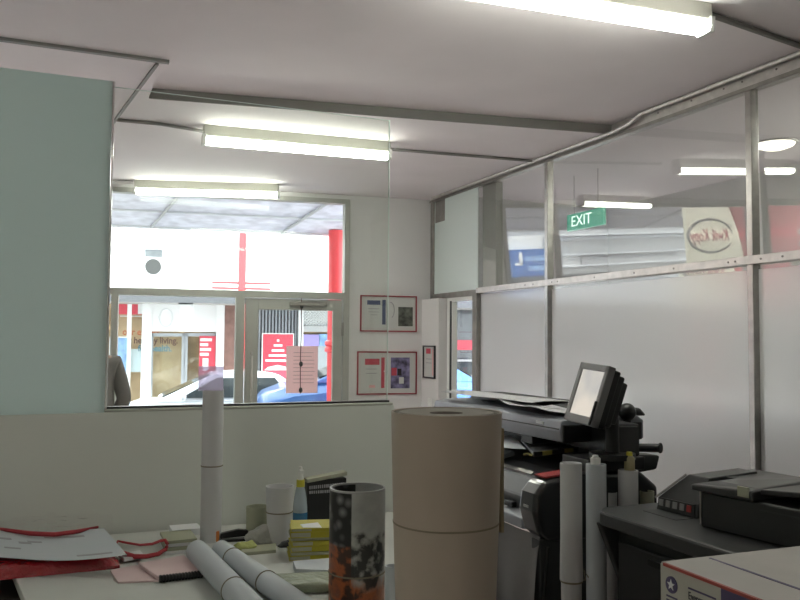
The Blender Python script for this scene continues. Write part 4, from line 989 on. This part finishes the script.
loose('pale paper sheet lying askew in the middle of the scanner lid', (sx+.14, 3.56), R_(-14), .26, .42, .018, z0+.006, M['gpaper'], 1.7)
loose('curled paper sheet at the screen end of the scanner lid', (sx+.12, 3.26), R_(24), .22, .30, .016, z0+.005, M['gpaper'], 2.6)
# tray with a hazard-striped front edge
def stripes():
    m = mat('hazard_edge', (.02, .02, .02), .5); nt = m.node_tree; tc = nt.nodes.new('ShaderNodeTexCoord'); wv = nt.nodes.new('ShaderNodeTexWave')
    wv.inputs['Scale'].default_value = 8; wv.bands_direction = 'Y'; nt.links.new(tc.outputs['Object'], wv.inputs['Vector'])
    r = nt.nodes.new('ShaderNodeValToRGB'); r.color_ramp.interpolation = 'CONSTANT'; r.color_ramp.elements[0].color = (.015, .015, .015, 1); r.color_ramp.elements[1].position = .6; r.color_ramp.elements[1].color = (.36, .33, .08, 1)
    nt.links.new(wv.outputs['Fac'], r.inputs[0]); nt.links.new(r.outputs[0], nt.nodes['Principled BSDF'].inputs['Base Color']); return m
q = [PZ(u, v, 1.095) for u, v in ((533, 452), (577, 447), (568, 436), (521, 439))]
ty = thing('tray', 'grey tray with a black and yellow striped edge below the screen', 'tray', T(0, 0, 1.069))
obj('plate', MB().prism([(p.x, p.y, .012) for p in q], (0, 0, .012)), M['pgrey'], ty, bev=.002)
a, b = Vector((q[0].x, q[0].y, .006)), Vector((q[1].x, q[1].y, .006)); d = b-a; nrm = Vector((d.y, -d.x, 0)).normalized()
obj('striped_edge', MB().prism([a, b, b+nrm*.008, a+nrm*.008], (0, 0, .02)).prism([a, b, b-nrm*.06, a-nrm*.06], (0, 0, .006)), stripes(), ty)
obj('support', MB().bb((q[2].x-.2, q[2].y-.08, -.001), (q[2].x-.05, q[2].y-.02, .012)), M['black'], ty)
p = PZ(536, 443, 1.097); c = PZ(546, 441, 1.097)
tag(obj('booklet', MB().box((0, 0, .004), (.12, .07, .006), RZ(R_(-30))), M['gpaper'], None, T(c.x, c.y, 1.0945)), 'small grey booklet lying on the striped tray', 'booklet')
q = [PZ(u, v, 1.09) for u, v in ((494, 447), (526, 449), (514, 439), (494, 436))]
tag(obj('paper_sheet', MB().prism([(q[0].x, q[0].y, 1.088), (q[1].x, q[1].y, 1.088), (q[2].x, q[2].y, 1.10), (q[3].x, q[3].y, 1.10)], (0, 0, .0015)), M['bpaper']), 'white paper sheet sticking out of the printer beside the striped tray', 'paper')
# touch screen
c = [PD(579.5, 362.5, 3.62), PD(608.5, 365.5, 3.42), PD(595, 428, 3.36), PD(566.5, 419, 3.56)]      # tl tr br bl
tl, tr_, br_, bl = c; cen = (tl+tr_+br_+bl)/4
xa = ((tr_-tl)+(br_-bl)).normalized(); ya = ((tl-bl)+(tr_-br_)); ya = (ya-xa*ya.dot(xa)).normalized(); za = xa.cross(ya)
if za.dot(cen-CP) > 0: za = -za
W2 = ((tr_-tl).length+(br_-bl).length)/4; H2 = ((tl-bl).length+(tr_-br_).length)/4
MM = Matrix(((xa.x, ya.x, za.x, cen.x), (xa.y, ya.y, za.y, cen.y), (xa.z, ya.z, za.z, cen.z), (0, 0, 0, 1)))
sc = thing('touch_screen', 'grey touch screen monitor glowing white above the scanner stand', 'monitor', MM)
f = .13
obj('bezel', MB().bb((-W2, -H2, -.03), (-W2+2*W2*f, H2, .006)).bb((W2-2*W2*f*.9, -H2, -.03), (W2, H2, .006)).bb((-W2, H2-.030, -.03), (W2, H2, .006)).bb((-W2, -H2, -.03), (W2, -H2+.036, .006)), M['bezel'] if 'bezel' in M else M['pgrey'], sc, bev=.004)
obj('display', MB().bb((-W2+2*W2*f*.9, -H2+.034, -.025), (W2-2*W2*f*.8, H2-.028, .001)), None, sc)
def screen_mat():
    m = bpy.data.materials.new('lit_screen'); m.use_nodes = True; N = m.node_tree.nodes; b = N['Principled BSDF']; b.inputs['Base Color'].default_value = (.05, .05, .05, 1); b.inputs['Roughness'].default_value = .3
    tc = N.new('ShaderNodeTexCoord'); n = N.new('ShaderNodeTexNoise'); n.inputs['Scale'].default_value = 5; m.node_tree.links.new(tc.outputs['Object'], n.inputs[0])
    r = N.new('ShaderNodeValToRGB'); r.color_ramp.elements[0].position = .35; r.color_ramp.elements[0].color = (.60, .60, .58, 1); r.color_ramp.elements[1].position = .62; r.color_ramp.elements[1].color = (.95, .86, .74, 1)
    m.node_tree.links.new(n.outputs[0], r.inputs[0]); m.node_tree.links.new(r.outputs[0], b.inputs['Emission Color']); b.inputs['Emission Strength'].default_value = .36; return m
sc.children[-1].data.materials.append(screen_mat())
hs = MB()
for s0, z1, z2 in ((.96, -.03, -.065), (.85, -.065, -.10), (.70, -.10, -.135)): hs.bb((-W2*s0, -H2*s0, z2), (W2*s0, H2*s0*.98, z1))
obj('housing', hs, M['black'], sc, bev=.008)
obj('pen', MB().cyl((W2*.9, -H2*.98, .012), (W2*.9, -H2*.2, .012), .006), M['black'], sc)
# foot of the screen, reaching the shelf, in world axes
ft = cen-za*.12+Vector((0, 0, -.02)); 
inv = MM.inverted()
obj('foot', MB().tube([inv @ (cen-za*.10), inv @ Vector((ft.x+.03, ft.y+.02, cen.z-.12)), inv @ Vector((ft.x+.03, ft.y+.02, 1.085))], .03, 12).tube([inv @ Vector((ft.x+.03, ft.y+.02, 1.12)), inv @ Vector((ft.x+.03, ft.y+.02, 1.0965))], .10, 16), M['black'], sc, smooth=True)
# dark drive unit behind the screen, and the swivel lamp like arm
p = PD(609, 440, 3.72)
du = thing('computer_unit', 'black computer case standing on the stand behind the touch screen', 'computer', T(p.x, p.y, 1.096) @ RZ(R_(-8)))
obj('case', MB().bb((-.075, -.14, 0), (.075, .06, .145)), M['black'], du, bev=.012); obj('front_panel', MB().bb((-.06, -.146, .01), (.06, -.14, .135)), M['dark'], du, bev=.004)
p2 = PD(627, 412, 3.82)
wc = thing('ball_mount', 'round black ball head on a stem right behind the touch screen', 'mount', T(p2.x, p2.y, 1.0965))
obj('stem', MB().lathe([(0, 0), (.045, 0), (.045, .012), (.02, .02), (.018, p2.z-1.0965), (0, p2.z-1.0965)], seg=16), M['black'], wc, smooth=True)
obj('head', MB().ball((0, 0, p2.z-1.0965), (.042, .042, .042), 20), M['black'], wc, smooth=True)
a, b = PD(640, 447, 3.86), PD(659, 448, 3.80)
ar = thing('roll_holder', 'black horizontal roll holder reaching right past the computer case', 'holder', T(a.x, a.y, a.z))
obj('spindle', MB().cyl((-.06, 0, 0), b-a, .020, seg=18), M['black'], ar, bev=.004)
obj('end_knob', MB().cyl(b-a, (b-a)*1.12, .025, seg=18), M['dark'], ar, bev=.006)
obj('bracket', MB().bb((-.10, -.02, -a.z), (-.06, .02, .02)), M['dark'], ar, bev=.003)
obj('lower_body', MB().prism([(-.06, -.02, -.03), (.07, -.06, -.035), (.05, -.06, -.10), (-.05, -.02, -.12)], (0, .10, 0)), M['dark'], ar, bev=.01)
# ================================================================== STANDING TUBES between the machines
p = PD(571, 463, 3.05); r = 10.8*3.05/FPX
tu = thing('paper_roll', 'tall white paper tube on the floor, nearest of those between printer and copier', 'paper roll', T(p.x, p.y, 0), 'paper rolls')
obj('inner_roll', MB().lathe([(r*.8, 0), (r*.93, 0), (r*.93, p.z-.01), (r*.8, p.z-.01), (r*.8, .01), (r*.8, 0)], seg=28), M['wpaper'], tu, smooth=True)
zl = PD(571, 577, 3.05).z
obj('outer_wrap', MB().lathe([(r*.95, zl), (r*1.05, zl-.004), (r*1.0, zl+.15), (r, p.z), (r*.90, p.z), (r*.90, zl+.01), (r*.95, zl)], seg=28), M['wpaper'], tu, smooth=True)
obj('rubber_band', MB().lathe([(r*.94, zl-.012), (r*.97+.002, zl-.010), (r*.97+.002, zl-.006), (r*.94, zl-.004)], seg=28).tube([Vector((r, 0, zl-.008))+RT*.0, Vector((r, 0, zl-.01))+RT*.02, Vector((r, 0, zl+.03))+RT*.012, Vector((r, 0, zl+.0))+RT*.03], .003, 6), M['band'], tu)
def tube_(label, u, v, dp, rp, base=0, inner=.85, m=None):
    p = PD(u, v, dp); r = rp*dp/FPX
    return roll('paper_roll', label, (p.x, p.y, base), (p.x, p.y, p.z), r, m or M['wpaper'], inner=inner), p, r
t2, p2_, r2_ = tube_('white paper tube on the floor, just right of the nearest one', 596, 464, 3.36, 10, m=M['bpaper'])
tube_('white tube topped by a small bottle, behind the far end of the copier', 628, 470, 3.47, 9.8)
tube_('short pale tube standing behind the far end of the copier deck', 611, 492, 3.58, 6)
tube_('pale tube between the topped tube and the copier console', 647, 491, 3.62, 7, m=M['gpad'])
def bottle(label, u, v0, v1, dp, rp, m, cap):
    a, b = PD(u, v1, dp), PD(u, v0, dp); r = rp*dp/FPX; h = b.z-a.z
    t = thing('small_bottle', label, 'bottle', T(a.x, a.y, a.z))
    obj('body', MB().lathe([(0, 0), (r, 0), (r, h*.66), (r*.6, h*.8), (0, h*.8)], seg=20), m, t, smooth=True)
    obj('cap', MB().lathe([(0, h*.8), (r*.62, h*.8), (r*.55, h), (0, h)], seg=16), cap, t, smooth=True); return t
bottle('small yellow-labelled bottle standing on the tube behind the copier', 629.5, 452, 470, 3.47, 5.2, mat('yellow_label', (.33, .29, .16), .5), M['yelcap'])
bottle('small white bottle standing on the second tube from the printer', 595.5, 455, 464, 3.36, 5, M['white'], M['paper'])
# grey flat machine behind
p = PD(632, 469, 4.3)
a, b = PX(640, 478, 3.1), PX(702, 478, 3.1)
gm = thing('plan_cabinet', 'low grey flat-topped cabinet behind the copier console against the glazing', 'cabinet', T(2.98, 2.6, 0))
ztop_ = .93
obj('body', MB().bb((0, -.4, 0), (.36, .5, ztop_-.03)), M['pgrey'], gm, bev=.01); obj('top', MB().bb((-.03, -.43, ztop_-.03), (.39, .53, ztop_)), M['pgrey'], gm, bev=.006)
# ================================================================== COPIER
M['cdark'] = mat('copier_charcoal', (.019, .020, .020), .45)
M['cmid'] = mat('copier_grey', (.036, .037, .038), .42)
M['cpanel'] = mat('copier_panel', (.034, .035, .036), .5)
DZ = .95; e = PZ(590, 508, DZ); cx0 = e.x; cy1 = e.y
cp = thing('copier', 'big charcoal digital copier along the glazed wall, right foreground', 'copier', T(cx0, cy1, 0))
LEN = 1.75; DEP = .82
obj('cabinet', MB().bb((.10, -LEN, .04), (DEP, -.03, DZ-.07)), M['cdark'], cp, bev=.012)
obj('deck', MB().prism([(0, -LEN, DZ-.055), (0, -.06, DZ-.055), (.06, 0, DZ-.055), (DEP, 0, DZ-.055), (DEP, -LEN, DZ-.055)], (0, 0, .055)), M['cmid'], cp, bev=.010)
obj('corner_bracket', MB().prism([(.01, -.02, DZ-.05), (.10, -.02, DZ-.05), (.16, -.02, DZ-.30), (.12, -.02, DZ-.30)], (0, -.03, 0)), M['cmid'], cp, bev=.006)
for k in range(3): 
    d_ = obj('front_door', MB().bb((.085, -.06-k*.56-.53, .12), (.105, -.06-k*.56, DZ-.12)), M['cpanel'], cp, bev=.008)
    obj('door_handle', MB().bb((.075, -.06-k*.56-.35, DZ-.17), (.087, -.06-k*.56-.18, DZ-.145)), M['black'], d_, bev=.003)
obj('glass_mark', MB().bb((.16, -.30, DZ), (.24, -.12, DZ+.0015)), M['cpanel'], cp)
for x in (.18, DEP-.08):
    for y in (-.12, -LEN+.1): obj('caster', MB().cyl((x-.02, y, .03), (x+.02, y, .03), .03, seg=16), M['black'], cp)
def loc(p): return Vector((p.x-cx0, p.y-cy1, p.z))
# console: sloped wedge with a row of buttons
k0 = loc(PZ(656, 509, DZ)); k1 = loc(PZ(697, 519, DZ)); dv = (k1-k0); dl = dv.length; dn = dv.normalized(); away = Vector((-dn.y, dn.x, 0))
if away.dot(FW) < 0: away = -away
kh = PD(684, 468, 3.25).z-DZ
def C_(a, b, z): return k0+dn*a+away*b+Vector((0, 0, z-k0.z))
obj('console', MB().loft([[C_(0, 0, DZ), C_(dl, 0, DZ), C_(dl, .34, DZ), C_(0, .34, DZ)], [C_(.006, .01, DZ+.05), C_(dl, .01, DZ+.05), C_(dl, .34, DZ+.05), C_(.02, .34, DZ+.05)], [C_(dl*.50, .07, DZ+kh*.95), C_(dl, .07, DZ+kh*.95), C_(dl, .34, DZ+kh), C_(dl*.55, .34, DZ+kh)]]), M['cmid'], cp, bev=.004)
obj('console_edge', MB().tube([C_(.0, -.004, DZ+.045), C_(dl*.49, .06, DZ+kh*.95)], .005, 6), M['alu'], cp)
bs_ = obj('button_strip', MB().prism([C_(.015, -.006, DZ+.014), C_(dl*.95, -.006, DZ+.014), C_(dl*.95, -.002, DZ+.05), C_(.015, -.002, DZ+.05)], away*.006), M['cpanel'], cp)
for i in range(5):
    a = .022+i*dl*.17; obj('button', MB().prism([C_(a, -.009, DZ+.020), C_(a+dl*.10, -.009, DZ+.020), C_(a+dl*.10, -.006, DZ+.044), C_(a, -.006, DZ+.044)], away*.004), M['bezel2'] if i < 4 else M['sred'], bs_)
# main feeder block in front
f0 = loc(PZ(701, 527, DZ)); f1 = loc(PZ(757, 541, DZ)); dv = f1-f0; dl2 = dv.length; dn2 = dv.normalized(); aw2 = Vector((-dn2.y, dn2.x, 0))
if aw2.dot(FW) < 0: aw2 = -aw2
hb = PD(702, 504, 2.75).z-DZ+.02; ht = PD(720, 487, 2.85).z-DZ+.02
def E_(a, b, z): return f0+dn2*a+aw2*b+Vector((0, 0, z-f0.z))
obj('scanner_body', MB().prism([E_(0, 0, DZ), E_(1.0, 0, DZ), E_(1.0, .36, DZ), E_(0, .36, DZ)], (0, 0, hb)), M['cdark'], cp, bev=.008)
obj('body_edge', MB().tube([E_(.0, -.002, DZ+.01), E_(.0, -.002, DZ+hb)], .003, 6), M['alu'], cp)
obj('feeder_lid', MB().loft([[E_(-.025, -.02, DZ+hb), E_(dl2, -.02, DZ+hb), E_(dl2, .36, DZ+hb), E_(-.025, .36, DZ+hb)],
    [E_(-.025, -.02, DZ+hb+.02), E_(dl2, -.02, DZ+hb+.035), E_(dl2, .36, DZ+hb+.035), E_(-.025, .36, DZ+hb+.02)],
    [E_(.05, .03, DZ+ht), E_(dl2-.01, .02, DZ+ht), E_(dl2-.01, .34, DZ+ht+.01), E_(.05, .34, DZ+ht)]]), M['cmid'], cp, bev=.01)
obj('feeder_tray', MB().prism([E_(dl2, .02, DZ+hb+.02), E_(dl2+.7, .02, DZ+hb+.085), E_(dl2+.7, .33, DZ+hb+.085), E_(dl2, .33, DZ+hb+.02)], (0, 0, .018)), M['cdark'], cp, bev=.004)
obj('feeder_tray', MB().prism([E_(dl2+.01, .0, DZ+hb-.03), E_(dl2+.7, .0, DZ+hb-.03), E_(dl2+.7, .34, DZ+hb-.03), E_(dl2+.01, .34, DZ+hb-.03)], (0, 0, .012)), M['cmid'], cp, bev=.003)
obj('latch', MB().prism([E_(dl2-.055, -.024, DZ+hb+.012), E_(dl2-.012, -.024, DZ+hb+.012), E_(dl2-.012, -.024, DZ+hb+.045), E_(dl2-.055, -.024, DZ+hb+.045)], aw2*.006), M['gpad'], cp)
mb = MB()
for i in range(22): mb.prism([E_(dl2+.02+i*.026, .335, DZ+ht-.004), E_(dl2+.038+i*.026, .335, DZ+ht-.004), E_(dl2+.038+i*.026, .345, DZ+ht-.004), E_(dl2+.02+i*.026, .345, DZ+ht-.004)], (0, 0, .018))
obj('grille_edge', mb, M['cmid'], cp)
obj('feeder_back', MB().prism([E_(dl2-.02, .33, DZ+hb), E_(1.0, .33, DZ+hb), E_(1.0, .40, DZ+hb), E_(dl2-.02, .40, DZ+hb)], (0, 0, ht-hb)), M['cdark'], cp, bev=.006)
# rear unit behind console and feeder
r0 = loc(PD(688, 474, 3.35)); 
zr = PD(700, 469, 3.3).z
obj('rear_unit', MB().prism([C_(dl*.8, .20, DZ), C_(dl+1.1, .20, DZ), C_(dl+1.1, .42, DZ), C_(dl*.8, .42, DZ)], (0, 0, zr-DZ-.012)), M['cdark'], cp, bev=.01)
obj('rear_lid', MB().prism([C_(dl*.55, .16, zr-.012), C_(dl+.30, .16, zr-.012), C_(dl+.30, .42, zr-.012), C_(dl*.55, .42, zr-.012)], (0, 0, .014)).prism([C_(dl+.36, .16, zr-.016), C_(dl+1.1, .16, zr-.03), C_(dl+1.1, .42, zr-.03), C_(dl+.36, .42, zr-.016)], (0, 0, .03)), M['cmid'], cp, bev=.004)
obj('hinge', MB().cyl(C_(dl+.27, .38, zr), C_(dl+.36, .38, zr), .014), M['black'], cp)
# two paper bundles in the feeder tray
b0 = E_(dl2+.10, .10, DZ+hb+.075); b0 = Vector((b0.x+cx0, b0.y+cy1, b0.z))
rz_ = math.atan2(dn2.y, dn2.x)
tag(obj('paper_bundle', MB().sheet(lambda a, b: Vector((.26*a, .20*b, .006*math.sin(a*5)+.024*a)), 12, 4, .02), M['cpanel'], None, T(*b0) @ RZ(rz_)), 'dark grey bundle of papers lying in the copier feeder tray', 'paper')
# ================================================================== CARTON, front right
M['cart'] = mat('carton_white', (.44, .43, .38), .6, noise_amt=.05, nscale=5)
M['cartt'] = mat('carton_lid_top', (.40, .375, .355), .6, noise_amt=.12, nscale=4)
M['cartr'] = mat('carton_red', (.30, .05, .04), .6)
M['cartv'] = mat('carton_violet', (.075, .06, .13), .6)
k = PD(660, 562, 1.67); A_ = RT*.357+FW*.14; A_.z = 0; A_.normalize(); B_2 = Vector((A_.y, -A_.x, 0))
Mc = Matrix(((A_.x, -B_2.x, 0, k.x), (A_.y, -B_2.y, 0, k.y), (0, 0, 1, k.z-.25), (0, 0, 0, 1)))
ct = thing('paper_carton', 'white paper carton with violet and red printing in the front right corner', 'carton', Mc)
# local: x along A (0..AL), y from 0 down to -BL towards the camera
AL, BL, HH = .46, .32, .25
obj('body', MB().bb((.004, -BL+.004, 0), (AL-.004, -.004, HH-.006)), M['cart'], ct, bev=.002)
obj('lid', MB().bb((0, -BL, HH-.10), (AL, 0, HH)), M['cart'], ct, bev=.003)
obj('lid_top', MB().bb((.002, -BL+.002, HH), (AL-.002, -.002, HH+.0012)), M['cartt'], ct)
# printed face is the one on the left (x = 0 plane), running towards the camera
obj('violet_panel', MB().bb((-.0015, -BL+.002, HH-.0985), (0, -.172, HH-.004)), M['cartv'], ct)
obj('red_line', MB().bb((-.0025, -BL, HH-.004), (.004, -.012, HH+.002)), M['cartr'], ct)
obj('top_line', MB().bb((.112, -BL+.01, HH+.001), (.118, -.015, HH+.0022)).bb((.118, -BL+.01, HH+.001), (.12, -.1, HH+.002)), M['cartv'], ct)
emb = obj('emblem', MB().cyl((-.0025, -.036, HH-.036), (0, -.036, HH-.036), .0165, seg=28), M['cartv'], ct)
st_ = []
for i in range(10):
    rr_ = .0115 if i % 2 == 0 else .0048; an = math.pi/2+i*math.pi/5; st_.append((-.0035, -.036-rr_*math.cos(an), HH-.036+rr_*math.sin(an)))
obj('star', MB().prism(st_, (.0015, 0, 0)), M['paper'], emb)
obj('print_line', MB().bb((-.0015, -.158, HH-.030), (0, -.084, HH-.027)).bb((-.0015, -.052, HH-.062), (0, -.020, HH-.059)).bb((-.0015, -.046, HH-.070), (0, -.020, HH-.067)), M['cartv'], ct)
text('lettering', 'Evergreen', .021, M['ink'], ct, T(-.0012, -.084, HH-.043) @ RZ(R_(-90)) @ TXF, 'LEFT', .0005, sx=.72)
for x, y in ((.21, -.19), (.26, -.245), (.24, -.29)): obj('scuff', MB().cyl((x, y, HH+.001), (x, y, HH+.002), .003, seg=8), M['cartv'], ct)
zb_ = k.z-.25
ctr = thing('side_counter', 'dark counter carrying the paper carton in the front right corner', 'counter', Mc @ T(0, 0, -zb_))
obj('counter_top', MB().bb((-.03, -BL-.05, zb_-.03), (AL+.1, .03, zb_)), M['dark'], ctr, bev=.004); obj('cabinet', MB().bb((0, -BL-.02, 0), (AL+.08, 0, zb_-.03)), M['cdark'], ctr, bev=.004)
# ================================================================== PERSON behind the partition
def skin(name, verts, edges, radii, m, parent, root=0, sub=2):
    me = bpy.data.meshes.new(name); me.from_pydata(verts, edges, []); o = bpy.data.objects.new(name, me); COL.objects.link(o)
    me.materials.append(m)
    o.modifiers.new('skin', 'SKIN').use_smooth_shade = True
    for i, r in enumerate(radii):
        sv = me.skin_vertices[0].data[i]; sv.radius = r if hasattr(r, '__len__') else (r, r); sv.use_root = (i == root)
    s = o.modifiers.new('sub', 'SUBSURF'); s.levels = sub; s.render_levels = sub
    o.parent = parent; return o
M['skin'] = mat('skin', (.36, .22, .16), .55); M['hair'] = mat('dark_hair', (.03, .022, .018), .7)
M['jumper'] = mat('grey_shirt', (.19, .175, .17), .9, bump=.15, bscale=20); M['trous'] = mat('dark_trousers', (.03, .03, .04), .9); M['shoe'] = mat('black_shoe', (.015, .015, .015), .4)
pe = thing('person', 'person in a grey shirt with a bent arm, half hidden behind the partition edge', 'person', T(.255, 6.2, 0) @ RZ(R_(10)))
V = [(0, 0, .95), (0, 0, 1.12), (0, .01, 1.30), (0, .0, 1.44), (0, .0, 1.53), (0, .02, 1.62), (0, .02, 1.70), (0, .105, 1.625),
     (.17, -.01, 1.43), (.245, -.03, 1.16), (.20, .14, 1.02), (.165, .20, .995),
     (-.17, -.01, 1.43), (-.25, -.03, 1.15), (-.22, .10, .97), (-.20, .16, .93),
     (.095, 0, .90), (.10, .01, .50), (.105, -.02, .09), (.11, .12, .04),
     (-.095, 0, .90), (-.10, .01, .50), (-.105, -.02, .09), (-.12, .12, .04)]
E_d = [(0, 1), (1, 2), (2, 3), (3, 4), (4, 5), (5, 6), (5, 7), (3, 8), (8, 9), (9, 10), (10, 11), (3, 12), (12, 13), (13, 14), (14, 15), (0, 16), (16, 17), (17, 18), (18, 19), (0, 20), (20, 21), (21, 22), (22, 23)]
Rd = [(.13, .085), (.115, .08), (.14, .09), (.105, .075), .055, .082, .078, .014, .052, .040, .031, .030, .052, .040, .031, .030, .08, .055, .04, .032, .08, .055, .04, .032]
# fingers on both hands
for s, w0, d0 in ((1, 11, Vector((-.35, .9, -.25))), (-1, 15, Vector((.1, .8, -.6)))):
    d0.normalize(); side = Vector((0, 0, 1)).cross(d0).normalized(); pw = Vector(V[w0]); dn_ = d0.cross(side)
    palm = pw+d0*.06; V.append(tuple(palm)); Rd.append((.034, .018)); pi = len(V)-1; E_d.append((w0, pi))
    for j, (o_, l_) in enumerate(((-.030, .066), (-.010, .075), (.010, .070), (.028, .055))):
        a = palm+side*o_+d0*.025; b = a+d0*l_*.5+dn_*.006; c = b+d0*l_*.35+dn_*.02
        i0 = len(V); V += [tuple(a), tuple(b), tuple(c)]; Rd += [.0095, .0085, .007]; E_d += [(pi, i0), (i0, i0+1), (i0+1, i0+2)]
    a = pw+d0*.03-side*.03*s; b = a+d0*.03-side*.022*s; i0 = len(V); V += [tuple(a), tuple(b)]; Rd += [.012, .009]; E_d += [(w0, i0), (i0, i0+1)]
skin('body', V, E_d, Rd, M['skin'], pe)
sh_ = [0, 1, 2, 3, 8, 9, 10, 12, 13, 14]; mp = {v: i for i, v in enumerate(sh_)}
SV = [V[i] for i in sh_]; SV[0] = (0, 0, .88)
skin('shirt', SV, [(mp[a], mp[b]) for a, b in E_d if a in mp and b in mp], [(.205, .15), (.19, .14), (.185, .135), (.13, .10), .068, .056, .046, .068, .056, .046], M['jumper'], pe)
skin('trousers', [(0, 0, .93), (.097, 0, .88), (.102, .01, .50), (.107, -.02, .07), (-.097, 0, .88), (-.102, .01, .50), (-.107, -.02, .07), (0, 0, 1.03)], [(0, 1), (1, 2), (2, 3), (0, 4), (4, 5), (5, 6), (0, 7)], [(.155, .115), .092, .07, .06, .092, .07, .06, (.15, .11)], M['trous'], pe)
for s in (-1, 1):
    obj('shoe', MB().loft([[(s*.11-.04, -.07, 0), (s*.11+.04, -.07, 0), (s*.11+.035, -.07, .09), (s*.11-.035, -.07, .09)], [(s*.11-.045, .06, 0), (s*.11+.045, .06, 0), (s*.11+.04, .06, .085), (s*.11-.04, .06, .085)], [(s*.11-.03, .20, 0), (s*.11+.03, .20, 0), (s*.11+.025, .19, .04), (s*.11-.025, .19, .04)]]), M['shoe'], pe, bev=.012)
    obj('ear', MB().ball((s*.083, .015, 1.635), (.010, .02, .03), 10), M['skin'], pe, smooth=True)
    obj('eye', MB().ball((s*.03, .09, 1.655), .012, 10), M['paper'], pe, smooth=True)
obj('mouth', MB().ball((0, .097, 1.575), (.024, .008, .006), 10), M['pink'], pe, smooth=True)
hb_ = MB(); hb_.ball((0, .0, 1.685), (.092, .105, .09), 24)
for v in list(hb_.bm.verts):
    if v.co.y > .06 and v.co.z < 1.71: v.co.y = .06+(v.co.y-.06)*.1
    n_ = noise.noise(v.co*60)*.004; v.co += Vector((n_, n_, n_))
obj('hair', hb_, M['hair'], pe, smooth=True)
# ------------------------------------------------------------------ look
vs = S.view_settings; S.display_settings.display_device = 'sRGB'
vs.view_transform = 'Standard'; vs.look = 'None'; vs.exposure = EXPO; vs.gamma = 1; vs.use_curve_mapping = False
c = S.cycles; c.max_bounces = 10; c.diffuse_bounces = 5; c.glossy_bounces = 5; c.transparent_max_bounces = 24; c.transmission_bounces = 6
c.caustics_reflective = False; c.caustics_refractive = False; c.sample_clamp_indirect = 6
c.use_denoising = True
